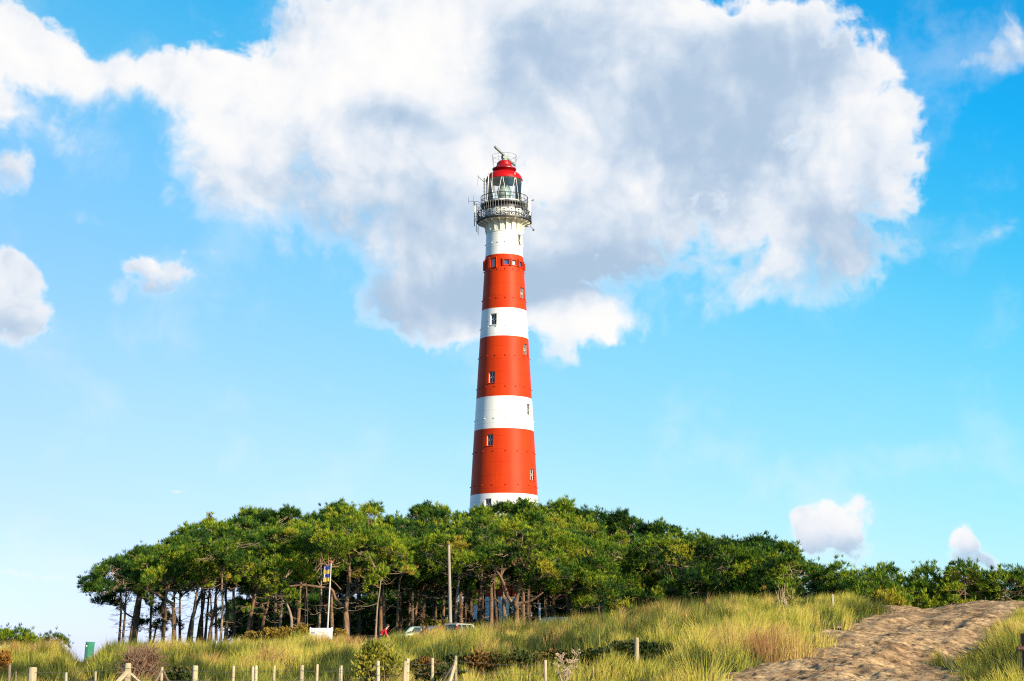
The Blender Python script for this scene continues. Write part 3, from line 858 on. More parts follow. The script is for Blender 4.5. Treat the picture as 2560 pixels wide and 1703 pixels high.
whip("whip_aerial", [(1221, 443), (1222, 434)], 0.05, M["iron"], 1.0)
whip("whip_aerial", [(1290, 402), (1298, 391)], 0.012, M["iron"], 0.5)
for (q0, q1, dd) in (((1222, 436), (1217, 505), 1.6), ((1287, 432), (1288, 448), 1.7), ((1305, 452), (1305, 462), 1.0)):
    a = MB(); a.tube([P3(*q0, dd), P3(*q1, dd)], 0.05, 6); a.build("drain_pipe", M["whitebar"], lh)
a = MB()
for (x0, y0) in ((1305, 507), (1313, 512), (1310, 522), (1316, 530), (1300, 505)):
    p = Vector(P3(x0, y0, 1.0)); a = MB(); a.box(p, (0.26, 0.2, 0.42)); a.build("equipment_box", M["iron"], lh, bevel=0.02)
# ----------------------------------------------------------------- pines
def tuft_geo(pos, dr, size, tint, k, rng, width=0.055):
    """Needle brushes: k diamond blades round each direction."""
    N = len(pos)
    dr = dr / np.linalg.norm(dr, axis=1, keepdims=True)
    ref = np.where(np.abs(dr[:, 2:3]) < 0.9, np.array([[0, 0, 1.0]]), np.array([[1.0, 0, 0]]))
    e1 = np.cross(dr, ref); e1 /= np.linalg.norm(e1, axis=1, keepdims=True)
    e2 = np.cross(dr, e1)
    B = np.repeat(np.arange(N), k)
    n = len(B)
    ang = rng.uniform(0, 2 * PI, n) ; cone = rng.uniform(0.10, 0.90, n)
    rad = np.cos(ang)[:, None] * e1[B] + np.sin(ang)[:, None] * e2[B]
    d = dr[B] * np.cos(cone)[:, None] + rad * np.sin(cone)[:, None]
    L = (size[B] * rng.uniform(0.7, 1.2, n))[:, None]
    w = np.cross(d, rng.normal(0, 1, (n, 3))); w /= np.linalg.norm(w, axis=1, keepdims=True) + 1e-9
    p = pos[B]
    # two crossed-looking half blades come from the random twist; mid point is wide
    mid = p + d * L * 0.55
    tip = p + d * L
    tip[:, 2] += 0.06 * L[:, 0]
    hw = w * (L * width)
    v = np.stack([p, mid - hw, tip, mid + hw], 1).reshape(-1, 3)
    f = (np.arange(n) * 4)[:, None] + np.array([[0, 1, 2, 3]])
    t = np.clip(tint[B] + rng.normal(0, 0.06, n), 0, 1)
    return v, f, np.repeat(t, 4)

def stick_geo(p0, p1, p2, r0, r2):
    """Thin three-sided bent sticks, vectorised."""
    N = len(p0); out = []
    for p, r, (a, b) in ((p0, r0, (p0, p1)), (p1, (r0 + r2) / 2, (p0, p2)), (p2, r2, (p1, p2))):
        t = b - a; t = t / (np.linalg.norm(t, axis=1, keepdims=True) + 1e-9)
        ref = np.where(np.abs(t[:, 2:3]) < 0.8, np.array([[0, 0, 1.0]]), np.array([[1.0, 0, 0]]))
        u = np.cross(t, ref); u /= np.linalg.norm(u, axis=1, keepdims=True) + 1e-9
        w = np.cross(t, u)
        for k in range(3):
            c, s = math.cos(2 * PI * k / 3), math.sin(2 * PI * k / 3)
            out.append(p + (u * c + w * s) * np.asarray(r).reshape(-1, 1))
    v = np.stack(out, 1).reshape(-1, 3)
    q = []
    for j in range(2):
        for k in range(3):
            k2 = (k + 1) % 3
            q.append([j * 3 + k, j * 3 + k2, (j + 1) * 3 + k2, (j + 1) * 3 + k])
    f = (np.arange(N) * 9)[:, None, None] + np.array(q)[None]
    return v, f.reshape(-1, 4)

def crown_pads(lumps, rng, padk=1.0):
    """lumps: (cx, cy, cz, a, b, c) ellipsoids in metres -> list of pads (centre, normal, radius)."""
    C, Nn, Rr = [], [], []
    for (cx, cy, cz, a, b, c) in lumps:
        area = a * b * PI
        n = int(max(4, padk * (0.80 * area + 0.75 * (a + b) * c)))
        for i in range(n):
            z = (-0.55, -0.05, 0.45, 0.95)[int(rng.choice(4, p=(0.30, 0.30, 0.25, 0.15)))] + rng.normal(0, 0.07) if c > 0.7 else rng.uniform(-0.6, 1.0)
            z = min(z, 1.0)
            rr = math.sqrt(max(0.0, 1 - (max(z, 0.0)) ** 2)) * (rng.uniform(0.72, 1.0) if rng.random() < 0.72 else rng.uniform(0.2, 0.7))
            if z < 0: rr *= (1 - 0.25 * z * z)
            ph = rng.uniform(0, 2 * PI)
            k = 1 + 0.20 * math.sin(3 * ph + cx) + rng.normal(0, 0.10)
            p = np.array([cx + a * rr * math.cos(ph) * k, cy + b * rr * math.sin(ph) * k, cz + c * z + rng.normal(0, 0.07)])
            nrm = np.array([math.cos(ph) * rr * 0.55, math.sin(ph) * rr * 0.55, 0.62 + 0.3 * max(z, 0)])
            nrm += rng.normal(0, 0.12, 3); nrm /= np.linalg.norm(nrm)
            C.append(p); Nn.append(nrm); Rr.append(rng.uniform(0.36, 0.88))
    return np.array(C), np.array(Nn), np.array(Rr)

def foliage(pads, rng, dens=26.0, size=0.34, k=8, tint0=0.5, tvar=0.18):
    C, Nn, Rr = pads
    P, Dr, S, T = [], [], [], []
    for c, nrm, r in zip(C, Nn, Rr):
        n = int(dens * PI * r * r) + 6
        ref = np.array([1.0, 0, 0]) if abs(nrm[0]) < 0.8 else np.array([0, 1.0, 0])
        e1 = np.cross(nrm, ref); e1 /= np.linalg.norm(e1); e2 = np.cross(nrm, e1)
        rho = np.sqrt(rng.random(n)); ph = rng.uniform(0, 2 * PI, n)
        flat = e1[None] * (rho * np.cos(ph))[:, None] + e2[None] * (rho * np.sin(ph))[:, None]
        lift = (1 - rho ** 2) * 0.36 + rng.normal(0, 0.13, n)
        P.append(c + flat * r + nrm[None] * (lift * r)[:, None])
        Dr.append(nrm[None] + flat * 0.85 + rng.normal(0, 0.25, (n, 3)) + np.array([0, 0, 0.25]))
        S.append(size * rng.uniform(0.75, 1.25, n))
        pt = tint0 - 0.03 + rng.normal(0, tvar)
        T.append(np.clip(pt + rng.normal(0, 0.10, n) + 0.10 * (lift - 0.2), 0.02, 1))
    # stray shoots that break the outline
    P, Dr, S, T = np.concatenate(P), np.concatenate(Dr), np.concatenate(S), np.concatenate(T)
    m = len(P) // 14
    j = rng.integers(0, len(P), m)
    dj = Dr[j] / np.linalg.norm(Dr[j], axis=1, keepdims=True)
    P = np.concatenate([P, P[j] + dj * 0.28 + np.array([0, 0, 0.10])]); Dr = np.concatenate([Dr, Dr[j] * 0.6 + np.array([0, 0, 0.6])])
    S = np.concatenate([S, S[j]]); T = np.concatenate([T, T[j]])
    return tuft_geo(P, Dr, S, T, int(k * 1.6), rng)

def catmull(pts, n=5):
    pts = [Vector(p) for p in pts]
    if len(pts) < 3: return pts
    out = []
    for i in range(len(pts) - 1):
        p0, p1, p2, p3 = pts[max(i - 1, 0)], pts[i], pts[i + 1], pts[min(i + 2, len(pts) - 1)]
        for q in range(n):
            t = q / n
            out.append(0.5 * ((2 * p1) + (p2 - p0) * t + (2 * p0 - 5 * p1 + 4 * p2 - p3) * t * t + (3 * p1 - p0 - 3 * p2 + p3) * t ** 3))
    out.append(pts[-1])
    return out

def limb_mesh(pts, r0, r1, n=8, flare=0.0, jit=0.07):
    pp = catmull(pts, 5); m = len(pp)
    rad = [r0 + (r1 - r0) * (i / (m - 1)) ** 0.9 for i in range(m)]
    if flare:
        for i in range(min(4, m)): rad[i] *= 1 + flare * (1 - i / 4) ** 2
    mb = MB(); mb.tube(pp, rad, n, True, 0, jit)
    return mb

TREES = []
def pine(name, base, d, trunk, wpx, lumps, label, group=None, limbs=(), bark="bark", seed=0, dens=38.0, size=0.26, tint=0.5,
         twigs=10, padk=1.0, k=8, auto=5, slim=False, cat="pine tree"):
    """base: photo column of the foot; trunk: (px, py) points upwards; lumps: (px, top py, bottom py, width px, extra depth m)."""
    if bark == 'bark' and ' dark' in ' ' + label: bark = 'bark_shaded'
    rng = np.random.default_rng(1000 + seed); random.seed(500 + seed)
    bx = at(base, 1500, d).x
    B = Vector((bx, d, g1(bx, d)))
    root = empty(name, B)
    tag(root, label, cat, group)
    L3 = []
    for (px, top, bot, w, dd) in lumps:
        q = at(px, (top + bot) / 2.0, d + dd); s = (d + dd) / F
        L3.append((q.x - B.x, q.y - B.y, q.z - B.z, w / 2 * s * 1.06, w / 2 * s * 1.1, max((bot - top) / 2 * s * 0.80, 0.35)))
    # trunk
    tp_ = [Vector((0, 0, -0.35))]
    for i, (px, py) in enumerate(trunk):
        q = at(px, py, d + rng.normal(0, 0.10) * (i + 1)); tp_.append(q - B)
    rb = wpx / 2 * d / F
    main = L3[0]
    topc = Vector((main[0], main[1], main[2] + main[5] * 0.3))
    if not trunk: tp_.append(Vector((topc.x * 0.5 + rng.normal(0, .15), topc.y * 0.5, max(topc.z * 0.55, 0.5))))
    if (topc - tp_[-1]).length > 0.5: tp_.append(topc)
    mb = limb_mesh(tp_, rb, rb * 0.30, 10 if not slim else 7, 0.35)
    fork = tp_[-2]
    # explicit limbs seen in the photograph
    for lb_ in limbs:
        ps = [at(px, py, d + (lb_[2] if len(lb_) > 2 else 0.0) * (i / (len(lb_[0]) - 1))) - B for i, (px, py) in enumerate(lb_[0])]
        limb_mesh(ps, lb_[1] / 2 * d / F, lb_[1] / 2 * d / F * 0.45, 8).build("limb", M[bark], root, True)
    pads = crown_pads(L3, rng, padk)
    C, Nn, Rr = pads
    # limbs that carry the pads
    li = rng.permutation(len(C))[:auto]
    tips = [tuple(fork)] + [tuple(tp_[-1])]
    for i in li:
        s0 = fork.lerp(tp_[-1], rng.uniform(0, 0.8))
        e = Vector(C[i]); mid = s0.lerp(e, 0.55) + Vector((rng.normal(0, .2), rng.normal(0, .2), -0.12 * (e - s0).length + rng.normal(0, .15)))
        r_ = max(rb * 0.42, 0.035)
        limb_mesh([s0, mid, e], r_, r_ * 0.35, 6).build("limb", M[bark], root, True)
        tips.append(tuple(mid)); tips.append(tuple(e))
    # bare twigs under the pads and on the lower trunk
    A = np.array(tips); p0, p1, p2, r0, r2 = [], [], [], [], []
    for c, nrm, r in zip(C, Nn, Rr):
        j = np.argmin(((A - c) ** 2).sum(1))
        o = A[j] * 0.45 + c * 0.55 + rng.normal(0, 0.12, 3)
        if np.linalg.norm(c - A[j]) > 0.3:
            p0.append(A[j]); p1.append((A[j] + c) / 2 + rng.normal(0, 0.12, 3) - np.array([0, 0, 0.08])); p2.append(c - nrm * 0.05); r0.append(0.032); r2.append(0.014)
        for q in range(4):
            e = c + rng.normal(0, 1, 3) * np.array([r, r, 0.16]) * 0.7 - np.array([0, 0, 0.10])
            p0.append(o); p1.append((o + e) / 2 + rng.normal(0, 0.10, 3)); p2.append(e); r0.append(0.017); r2.append(0.008)
    v, f = stick_geo(np.array(p0), np.array(p1), np.array(p2), np.array(r0), np.array(r2))
    link("deadwood", np_mesh("deadwood", v, f), M["twig"], root)
    p0, p1, p2, r0, r2 = [], [], [], [], []
    tl = [Vector(p) for p in catmull(tp_, 6)]
    for q in range(twigs):
        i = int(rng.uniform(0.12, 0.80) * (len(tl) - 1)); o = np.array(tl[i]); ph = rng.uniform(0, 2 * PI); ln = rng.uniform(0.35, 1.35)
        e = o + np.array([math.cos(ph) * ln, math.sin(ph) * ln, rng.normal(0.02, 0.22) * ln])
        p0.append(o); p1.append((o + e) / 2 + np.array([0, 0, -0.10 * ln]) + rng.normal(0, 0.04, 3)); p2.append(e); r0.append(0.022); r2.append(0.008)
        for s_ in range(2):
            f_ = (o + e) / 2 if s_ else o * .25 + e * .75; e2 = f_ + (e - o) * 0.3 + rng.normal(0, 0.18, 3) * ln
            p0.append(f_); p1.append((f_ + e2) / 2 + rng.normal(0, 0.02, 3)); p2.append(e2); r0.append(0.012); r2.append(0.006)
    if p0:
        v, f = stick_geo(np.array(p0), np.array(p1), np.array(p2), np.array(r0), np.array(r2))
        mb.add(v.tolist(), f.tolist(), 1)
    mb.build("trunk", [M[bark], M["twig"]], root, True)
    v, f, t = foliage(pads, rng, dens, size, k, tint)
    link("crown", np_mesh("crown", v, f, {"tint": t}), M["needles"], root)
    TREES.append(root)
    return root

sd = 0
def P(base, d, trunk, w, lumps, label, **kw):
    global sd
    sd += 1
    kw.setdefault("seed", sd)
    return pine(kw.pop("name", "pine_tree"), base, d, trunk, w, lumps, label, **kw)

EDGE = "pines along the near edge of the wood"
# --- the near edge of the wood, left to right
P(308, 116, [(310, 1565), (314, 1506), (313, 1470)], 7, [(278, 1402, 1492, 100, 0), (256, 1440, 1500, 62, -1), (234, 1454, 1486, 38, 0)], "thin straight pine at the far left end of the wood, crown drooping left", group=EDGE, tint=0.40, twigs=26, auto=6)
P(334, 120, [(342, 1550), (350, 1491), (360, 1447)], 17, [(335, 1376, 1470, 120, 0), (300, 1420, 1490, 76, -1)], "thick dark leaning pine second from the left end, with a bare limb curving left", group=EDGE, tint=0.42, twigs=22,
  limbs=[([(336, 1546), (312, 1530), (303, 1500), (298, 1470)], 5, -0.5)])
P(322, 123, [(332, 1560), (340, 1512), (352, 1455)], 9, [(368, 1375, 1440, 110, 0)], "narrow dark pine leaning right, crossing close behind the thick leaning one at the left", group=EDGE, tint=0.4, twigs=10)
P(404, 121, [(413, 1550), (412, 1506), (416, 1470)], 10, [(400, 1372, 1460, 150, 0)], "dark upright pine just left of the crooked sunlit brown one", group=EDGE, tint=0.47, twigs=14)
P(440, 114, [(435, 1550), (431, 1511), (415, 1492)], 13, [(440, 1380, 1475, 160, 0), (392, 1430, 1480, 90, -1), (500, 1400, 1478, 110, -1)], "crooked brown pine with sunlit limb bent sharply left below a broad flat crown", group=EDGE, tint=0.58, twigs=10,
  limbs=[([(428, 1508), (398, 1487), (372, 1476), (364, 1466)], 8, -0.6), ([(372, 1476), (380, 1462), (398, 1447)], 5, -0.3), ([(430, 1500), (450, 1470), (492, 1452), (540, 1428)], 5, -0.6)])
P(480, 117, [(484, 1535), (493, 1476), (498, 1440)], 8, [(500, 1335, 1455, 150, 0)], "slim pale grey pine with straight bare stem right of the crooked brown one", group=EDGE, bark="bark_pale", tint=0.55, twigs=8)
P(470, 126, [(478, 1560), (490, 1515), (505, 1460)], 13, [(455, 1352, 1420, 120, 1)], "stout dark pine with a swollen foot behind the slim pale grey stem", group=EDGE, tint=0.42, twigs=12)
P(493, 128, [(500, 1560), (509, 1510), (515, 1450)], 10, [(535, 1310, 1400, 130, 2)], "dark pine leaning right, half hidden beside the swollen dark trunk", group=EDGE, tint=0.45, twigs=12)
P(521, 122, [(528, 1565), (536, 1530), (541, 1480)], 10, [(560, 1380, 1462, 120, -1)], "brownish pine leaning gently right, left of the tallest pale stem", group=EDGE, tint=0.5, twigs=12)
P(552, 111, [(556, 1535), (555, 1447), (560, 1402)], 7, [(572, 1330, 1420, 150, 0), (600, 1395, 1450, 120, -1)], "tall thin pale stem showing in front of the crowns in the wood's left third", group=EDGE, bark="bark_pale", tint=0.56, twigs=12)
P(565, 125, [(567, 1560), (568, 1520), (566, 1470)], 12, [(600, 1300, 1385, 140, 2)], "thick dark upright trunk close behind the tall thin pale stem", group=EDGE, tint=0.45, twigs=10)
P(614, 119, [(626, 1541), (636, 1500), (644, 1447)], 10, [(650, 1345, 1450, 160, 0), (640, 1440, 1480, 60, -1)], "pine leaning right with a tuft of needles low on its trunk, over orange scrub", group=EDGE, tint=0.52, twigs=12)
P(649, 121, [(660, 1545), (668, 1520), (676, 1470)], 9, [(690, 1320, 1420, 160, 0)], "short brown leaning trunk left of the twin pale stems above the orange scrub", group=EDGE, tint=0.5, twigs=12)
P(697, 116, [(705, 1506), (708, 1464)], 8, [(715, 1330, 1400, 150, 2)], "straight pale pine standing just left of the bowed trunk", group=EDGE, bark="bark_pale", tint=0.52, twigs=8)
P(730, 109, [(729, 1560), (726, 1535), (717, 1510), (706, 1497)], 9, [(708, 1408, 1462, 135, 0), (670, 1425, 1460, 60, 0), (742, 1425, 1460, 55, 0), (712, 1478, 1494, 70, -0.5)], "low bowed pine with its own bright yellow green cushion crown", group=EDGE, bark="bark_pale", tint=0.74, twigs=12, limbs=[([(708, 1498), (690, 1488), (676, 1470), (678, 1462)], 5, 0.2)], auto=7)
P(744, 122, [(748, 1520), (751, 1470)], 11, [(765, 1310, 1420, 160, 0)], "sturdy brown pine between the bowed one and the flagpole", group=EDGE, tint=0.5, twigs=12)
P(797, 118, [(800, 1530), (803, 1476)], 8, [(800, 1340, 1420, 150, 0), (745, 1375, 1425, 90, -1)], "thin pale pine just left of the white flagpole", group=EDGE, bark="bark_pale", tint=0.55, twigs=12)
P(835, 114, [(829, 1530), (828, 1480)], 11, [(815, 1320, 1395, 140, 1)], "reddish brown trunk directly behind the white flagpole", group=EDGE, tint=0.5, twigs=6)
P(867, 108, [(866, 1560), (864, 1530), (866, 1510), (871, 1470), (873, 1430)], 17, [(870, 1300, 1400, 200, 0), (930, 1345, 1430, 170, -1), (830, 1335, 1410, 140, -1), (985, 1430, 1468, 95, -1), (845, 1270, 1330, 110, 1)],
  "big forked pine with massive limbs spread like a Y, right of the flagpole", group=EDGE, tint=0.66, twigs=14, auto=8,
  limbs=[([(862, 1516), (840, 1499), (829, 1474), (800, 1468), (760, 1463), (722, 1466)], 9, -0.8), ([(868, 1497), (890, 1478), (914, 1461), (945, 1466)], 8, -0.8), ([(872, 1440), (890, 1428), (915, 1424), (950, 1436)], 6, -0.8), ([(852, 1474), (838, 1458), (826, 1448)], 4, -0.5)])
P(939, 112, [(943, 1520), (950, 1470)], 6, [(955, 1380, 1450, 130, 0)], "very thin pale stem rising left of the person in red", group=EDGE, bark="bark_pale", tint=0.60, twigs=6)
P(963, 124, [(960, 1520), (958, 1470)], 10, [(960, 1330, 1430, 170, 0)], "brown pine trunk right behind the person in red", group=EDGE, tint=0.5, twigs=6)
P(992, 122, [(995, 1520), (997, 1470)], 10, [(1010, 1340, 1440, 170, 0)], "grey brown upright trunk between the person in red and the parked cars", group=EDGE, tint=0.46, twigs=10)
P(1022, 134, [(1024, 1520), (1025, 1480)], 7, [(1020, 1300, 1420, 160, 0)], "slim trunk with a sunlit foot behind the pale green car roof", group=EDGE, tint=0.42, twigs=8)
P(1034, 132, [(1040, 1530), (1046, 1480)], 8, [(1050, 1380, 1480, 130, 0)], "slim leaning trunk with a sunlit foot above the blue car", group=EDGE, tint=0.42, twigs=8)
P(1051, 130, [(1053, 1520), (1055, 1480)], 7, [(1075, 1400, 1490, 130, 0)], "thin reddish upright trunk above the blue car's roof", group=EDGE, tint=0.38, twigs=8)
P(1108, 126, [(1109, 1520), (1111, 1480)], 9, [(1100, 1390, 1480, 150, 0), (1090, 1340, 1420, 150, 0)], "sunlit brown trunk just left of the tall bare pole", group=EDGE, tint=0.40, twigs=14)
P(1137, 118, [(1142, 1500), (1146, 1460), (1147, 1430)], 9, [(1150, 1330, 1420, 170, 0), (1180, 1385, 1450, 110, -1)], "pale pine just right of the tall bare pole, with a broken limb jutting right", group=EDGE, bark="bark_pale", tint=0.52, twigs=14, limbs=[([(1140, 1535), (1150, 1527), (1163, 1517)], 3.5, -0.3)])
P(1164, 136, [(1164, 1520), (1165, 1480)], 7, [(1165, 1310, 1420, 150, 0)], "thin dark trunk before the left corner of the white tower foot", group=EDGE, tint=0.45, twigs=8)
P(1173, 138, [(1173, 1520), (1174, 1480)], 6, [(1200, 1340, 1420, 140, 0)], "thinnest dark trunk standing against the white tower foot", group=EDGE, tint=0.45, twigs=8)
P(1196, 128, [(1199, 1520), (1202, 1470)], 14, [(1210, 1300, 1400, 180, 0)], "thick dark trunk standing against the white tower foot", group=EDGE, tint=0.55, twigs=16)
P(1243, 132, [(1240, 1520), (1236, 1470)], 9, [(1240, 1320, 1420, 170, 0)], "dark slim trunk in the middle of the white tower foot", group=EDGE, tint=0.56, twigs=10)
P(1262, 122, [(1260, 1520), (1258, 1480), (1253, 1440)], 11, [(1260, 1330, 1430, 180, 0)], "brown trunk leaning left close beside the forked pine in front of the tower", group=EDGE, tint=0.58, twigs=10)
P(1293, 111, [(1291, 1530), (1289, 1512), (1296, 1480), (1300, 1440)], 15, [(1290, 1310, 1420, 220, 0), (1340, 1380, 1450, 140, -1), (1215, 1390, 1430, 110, -1), (1370, 1425, 1462, 90, -1)], "forked pine with two sweeping limbs in front of the tower foot", group=EDGE, tint=0.62, twigs=16, auto=8,
  limbs=[([(1287, 1514), (1270, 1492), (1260, 1460), (1245, 1432), (1227, 1411)], 10, -0.5), ([(1291, 1509), (1320, 1505), (1340, 1494), (1358, 1481)], 8, -0.6)])
P(1319, 130, [(1320, 1510), (1323, 1450)], 9, [(1330, 1290, 1390, 190, 0)], "dark trunk right of the forked pine, against the tower's red band", group=EDGE, tint=0.58, twigs=12)
P(1384, 115, [(1383, 1520), (1384, 1497)], 12, [(1390, 1330, 1440, 190, 0), (1420, 1420, 1490, 150, -1), (1365, 1440, 1480, 100, -1)], "stout pine with limbs splitting low, right of the tower above the dark car", group=EDGE, tint=0.60, twigs=16, limbs=[([(1384, 1505), (1400, 1488), (1440, 1492), (1475, 1492)], 6, -0.5), ([(1383, 1500), (1370, 1488), (1352, 1485)], 5, -0.4)])
P(1420, 121, [(1420, 1520), (1418, 1480)], 9, [(1450, 1310, 1430, 190, 0)], "brown trunk in shade right of the stout low splitting pine", group=EDGE, tint=0.58, twigs=12)
P(1500, 112, [], 9, [(1480, 1400, 1500, 170, 0), (1520, 1450, 1535, 150, -1), (1580, 1470, 1545, 130, -1)], "dense pine with boughs hanging to the grass beside the dark hollow", group=EDGE, tint=0.60, twigs=14, auto=6)
P(1560, 120, [], 10, [(1550, 1340, 1450, 200, 0), (1600, 1420, 1500, 150, -1)], "broad layered pine above the boughs that hang to the grass", group=EDGE, tint=0.52, twigs=14, auto=6)
P(1640, 118, [(1645, 1490)], 9, [(1640, 1370, 1480, 180, 0), (1650, 1470, 1535, 130, -1)], "dense dark green pine left of the crooked sunlit limb", group=EDGE, tint=0.48, twigs=14, auto=6)
P(1706, 112, [(1707, 1500), (1710, 1484)], 9, [(1690, 1330, 1420, 180, 0), (1735, 1440, 1500, 140, -1), (1665, 1470, 1510, 90, -1)], "pine with crooked sunlit limb showing through its layered crown on the right slope", group=EDGE, tint=0.50, twigs=20, auto=6, limbs=[([(1700, 1512), (1690, 1500), (1683, 1492)], 5, -0.4), ([(1708, 1450), (1700, 1425), (1690, 1415), (1665, 1412)], 6, -1.0), ([(1694, 1420), (1712, 1410), (1740, 1406)], 5, -1.0)])
P(1804, 112, [(1804, 1470), (1806, 1450)], 8, [(1800, 1365, 1440, 180, 0), (1850, 1410, 1480, 140, -1), (1760, 1440, 1490, 120, -1)], "pine on pale double stem above the tall grass of the right slope", group=EDGE, bark="bark_pale", tint=0.48, twigs=20, auto=6, limbs=[([(1812, 1512), (1812, 1480), (1818, 1450)], 5, -0.2)])
P(1895, 110, [], 9, [(1895, 1385, 1480, 170, 0), (1880, 1460, 1515, 110, -1)], "bushy pine with reddish underside right of the pale double stem", group=EDGE, tint=0.46, twigs=16, auto=5)
P(1975, 108, [], 8, [(1980, 1395, 1490, 140, 0), (1950, 1460, 1525, 120, -1)], "bushy pine just above the sunlit crest of grass by the track", group=EDGE, tint=0.44, twigs=14, auto=5)

# --- crowns behind the edge that make the skyline
SKY = "pines behind the edge that form the skyline"
sky_rows = [
    (505, 140, 1318, 1420, 130, 0.44, "crown that steps up first above the low left end of the wood"),
    (590, 146, 1300, 1400, 170, 0.46, "rounded crown next after the first step of the left skyline"),
    (690, 150, 1277, 1390, 180, 0.45, "rounded crown in the middle of the left skyline rise"),
    (765, 152, 1288, 1380, 150, 0.42, "flatter dark crown in a slight dip left of the highest left crown"),
    (865, 146, 1262, 1370, 160, 0.55, "highest crown of the left half, a sunlit dome above the forked pine"),
    (950, 158, 1300, 1400, 150, 0.44, "low crown in the skyline notch left of the tower"),
    (1052, 160, 1264, 1370, 120, 0.42, "dark crown with small pointed top left of the tower"),
    (1030, 152, 1300, 1410, 170, 0.46, "broad crown below the pointed dark one left of the tower"),
    (1150, 156, 1275, 1390, 170, 0.50, "crown brushing the left foot of the white tower band"),
    (1225, 150, 1272, 1370, 150, 0.55, "crown directly in front of the tower's lowest white band"),
    (1305, 150, 1262, 1370, 130, 0.57, "crown covering the right corner of the lowest white band"),
    (1360, 154, 1258, 1370, 140, 0.54, "highest sunlit crown just right of the tower"),
    (1430, 156, 1280, 1390, 170, 0.46, "sparse topped crown second right of the tower"),
    (1500, 152, 1300, 1420, 160, 0.48, "rounded crown between the sparse top and the spiky one"),
    (1560, 150, 1272, 1330, 80, 0.40, "spiky crown with an open tiered tip standing above its neighbours"),
    (1640, 148, 1318, 1420, 150, 0.42, "flat topped crown with a bare side bough right of the spiky one"),
    (1745, 146, 1350, 1440, 170, 0.45, "long level crown on the right shoulder of the wood"),
    (1850, 142, 1352, 1440, 160, 0.44, "last high crown before the skyline drops to the right"),
    (1915, 138, 1365, 1440, 110, 0.42, "small crown where the skyline steps down at the right"),
]
for px, d, top, bot, w, tint, what in sky_rows:
    top += 13
    extra = [(px - w * 0.35, top + 22, bot + 10, w * 0.6, -1.5), (px + w * 0.4, top + 26, bot + 14, w * 0.6, -1.5)]
    rs = random.Random(px)
    for q in range(3):
        ox = rs.uniform(-0.42, 0.42) * w; hh = rs.uniform(8, 26) * (1 - abs(ox) / w); extra.append((px + ox, top + 4 - hh * 0.55, top + 20, rs.uniform(26, 48), rs.uniform(-1, 1)))
    if w == 80: extra = [(px - 10, 1320, 1390, 150, 0), (px + 5, 1300, 1345, 105, 0)]
    P(px + 3, d, [], 10, [(px, top, bot, w, 0)] + extra, "pine with " + what, group=SKY, tint=tint - 0.04, twigs=4, size=0.40, dens=20, auto=4)

# --- second row that fills the canopy between the edge and the skyline
FILL = "pines filling the canopy inside the wood"
fill_rows = [(300, 128, 1400, 1480, 130), (380, 130, 1380, 1465, 150), (455, 132, 1355, 1450, 150), (545, 132, 1345, 1440, 160), (630, 134, 1340, 1440, 170),
    (735, 134, 1330, 1435, 170), (810, 136, 1320, 1430, 160), (905, 132, 1330, 1440, 170), (1000, 138, 1340, 1450, 170), (1090, 136, 1320, 1440, 180),
    (1180, 136, 1310, 1430, 190), (1270, 136, 1300, 1410, 190), (1370, 134, 1320, 1440, 190), (1470, 132, 1340, 1460, 190), (1560, 130, 1370, 1490, 180),
    (1650, 130, 1380, 1490, 180), (1740, 126, 1390, 1500, 170), (1830, 124, 1400, 1500, 160), (1930, 120, 1410, 1510, 140)]
for px, d, top, bot, w in fill_rows:
    P(px, d, [], 8, [(px, top, bot + 6, w, 0), (px + 40, (top + bot) / 2, bot + 40, w * 0.7, -2), (px - 45, (top + bot) / 2 + 20, bot + 46, w * 0.6, 1.5)], "pine inside the wood, crown merged into the canopy and trunk in shade", group=FILL, bark="bark_shaded", tint=0.38, twigs=6, dens=24, size=0.38, auto=3)

# --- slender trunks in the shade
DEEP = "slender pines in the shade deep inside the wood"
rd = random.Random(3)
deep = [(rd.uniform(520, 1480), rd.uniform(136, 172)) for _ in range(32)] + [(rd.uniform(360, 540), rd.uniform(128, 140)) for _ in range(5)]
for i, (px, d) in enumerate(deep):
    top = 1400 + rd.uniform(-30, 30); lean = rd.uniform(-10, 14)
    P(px, d, [(px + lean * 0.5, 1520), (px + lean, 1460)], rd.uniform(5, 9), [(px + lean, top, top + 75, rd.uniform(80, 120), 0)],
      "slender dark pine trunk standing in the shade deep inside the wood", group=DEEP, bark="bark_shaded", tint=0.34, twigs=14, dens=12, size=0.42, k=6, auto=2, slim=True)

# --- bushy growth closing the wood at the back
BACK = "low bushy pines closing the back of the wood"
for i, px in enumerate(range(620, 1160, 46)):
    d = 182 + rd.uniform(-6, 8)
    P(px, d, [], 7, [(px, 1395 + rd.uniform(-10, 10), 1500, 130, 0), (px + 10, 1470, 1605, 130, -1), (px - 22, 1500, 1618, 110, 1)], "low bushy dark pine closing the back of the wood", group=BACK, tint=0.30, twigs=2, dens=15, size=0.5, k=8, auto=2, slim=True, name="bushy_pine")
for i, px in enumerate(range(1360, 1900, 36)):
    d = 165 + rd.uniform(-6, 8)
    P(px, d, [], 7, [(px, 1380 + rd.uniform(-10, 10), 1480, 140, 0), (px + 10, 1450, 1590, 120, -1), (px - 14, 1500, 1592, 90, 1)], "low bushy dark pine closing the back of the wood", group=BACK, tint=0.30, twigs=2, dens=15, size=0.5, k=8, auto=2, slim=True, name="bushy_pine")

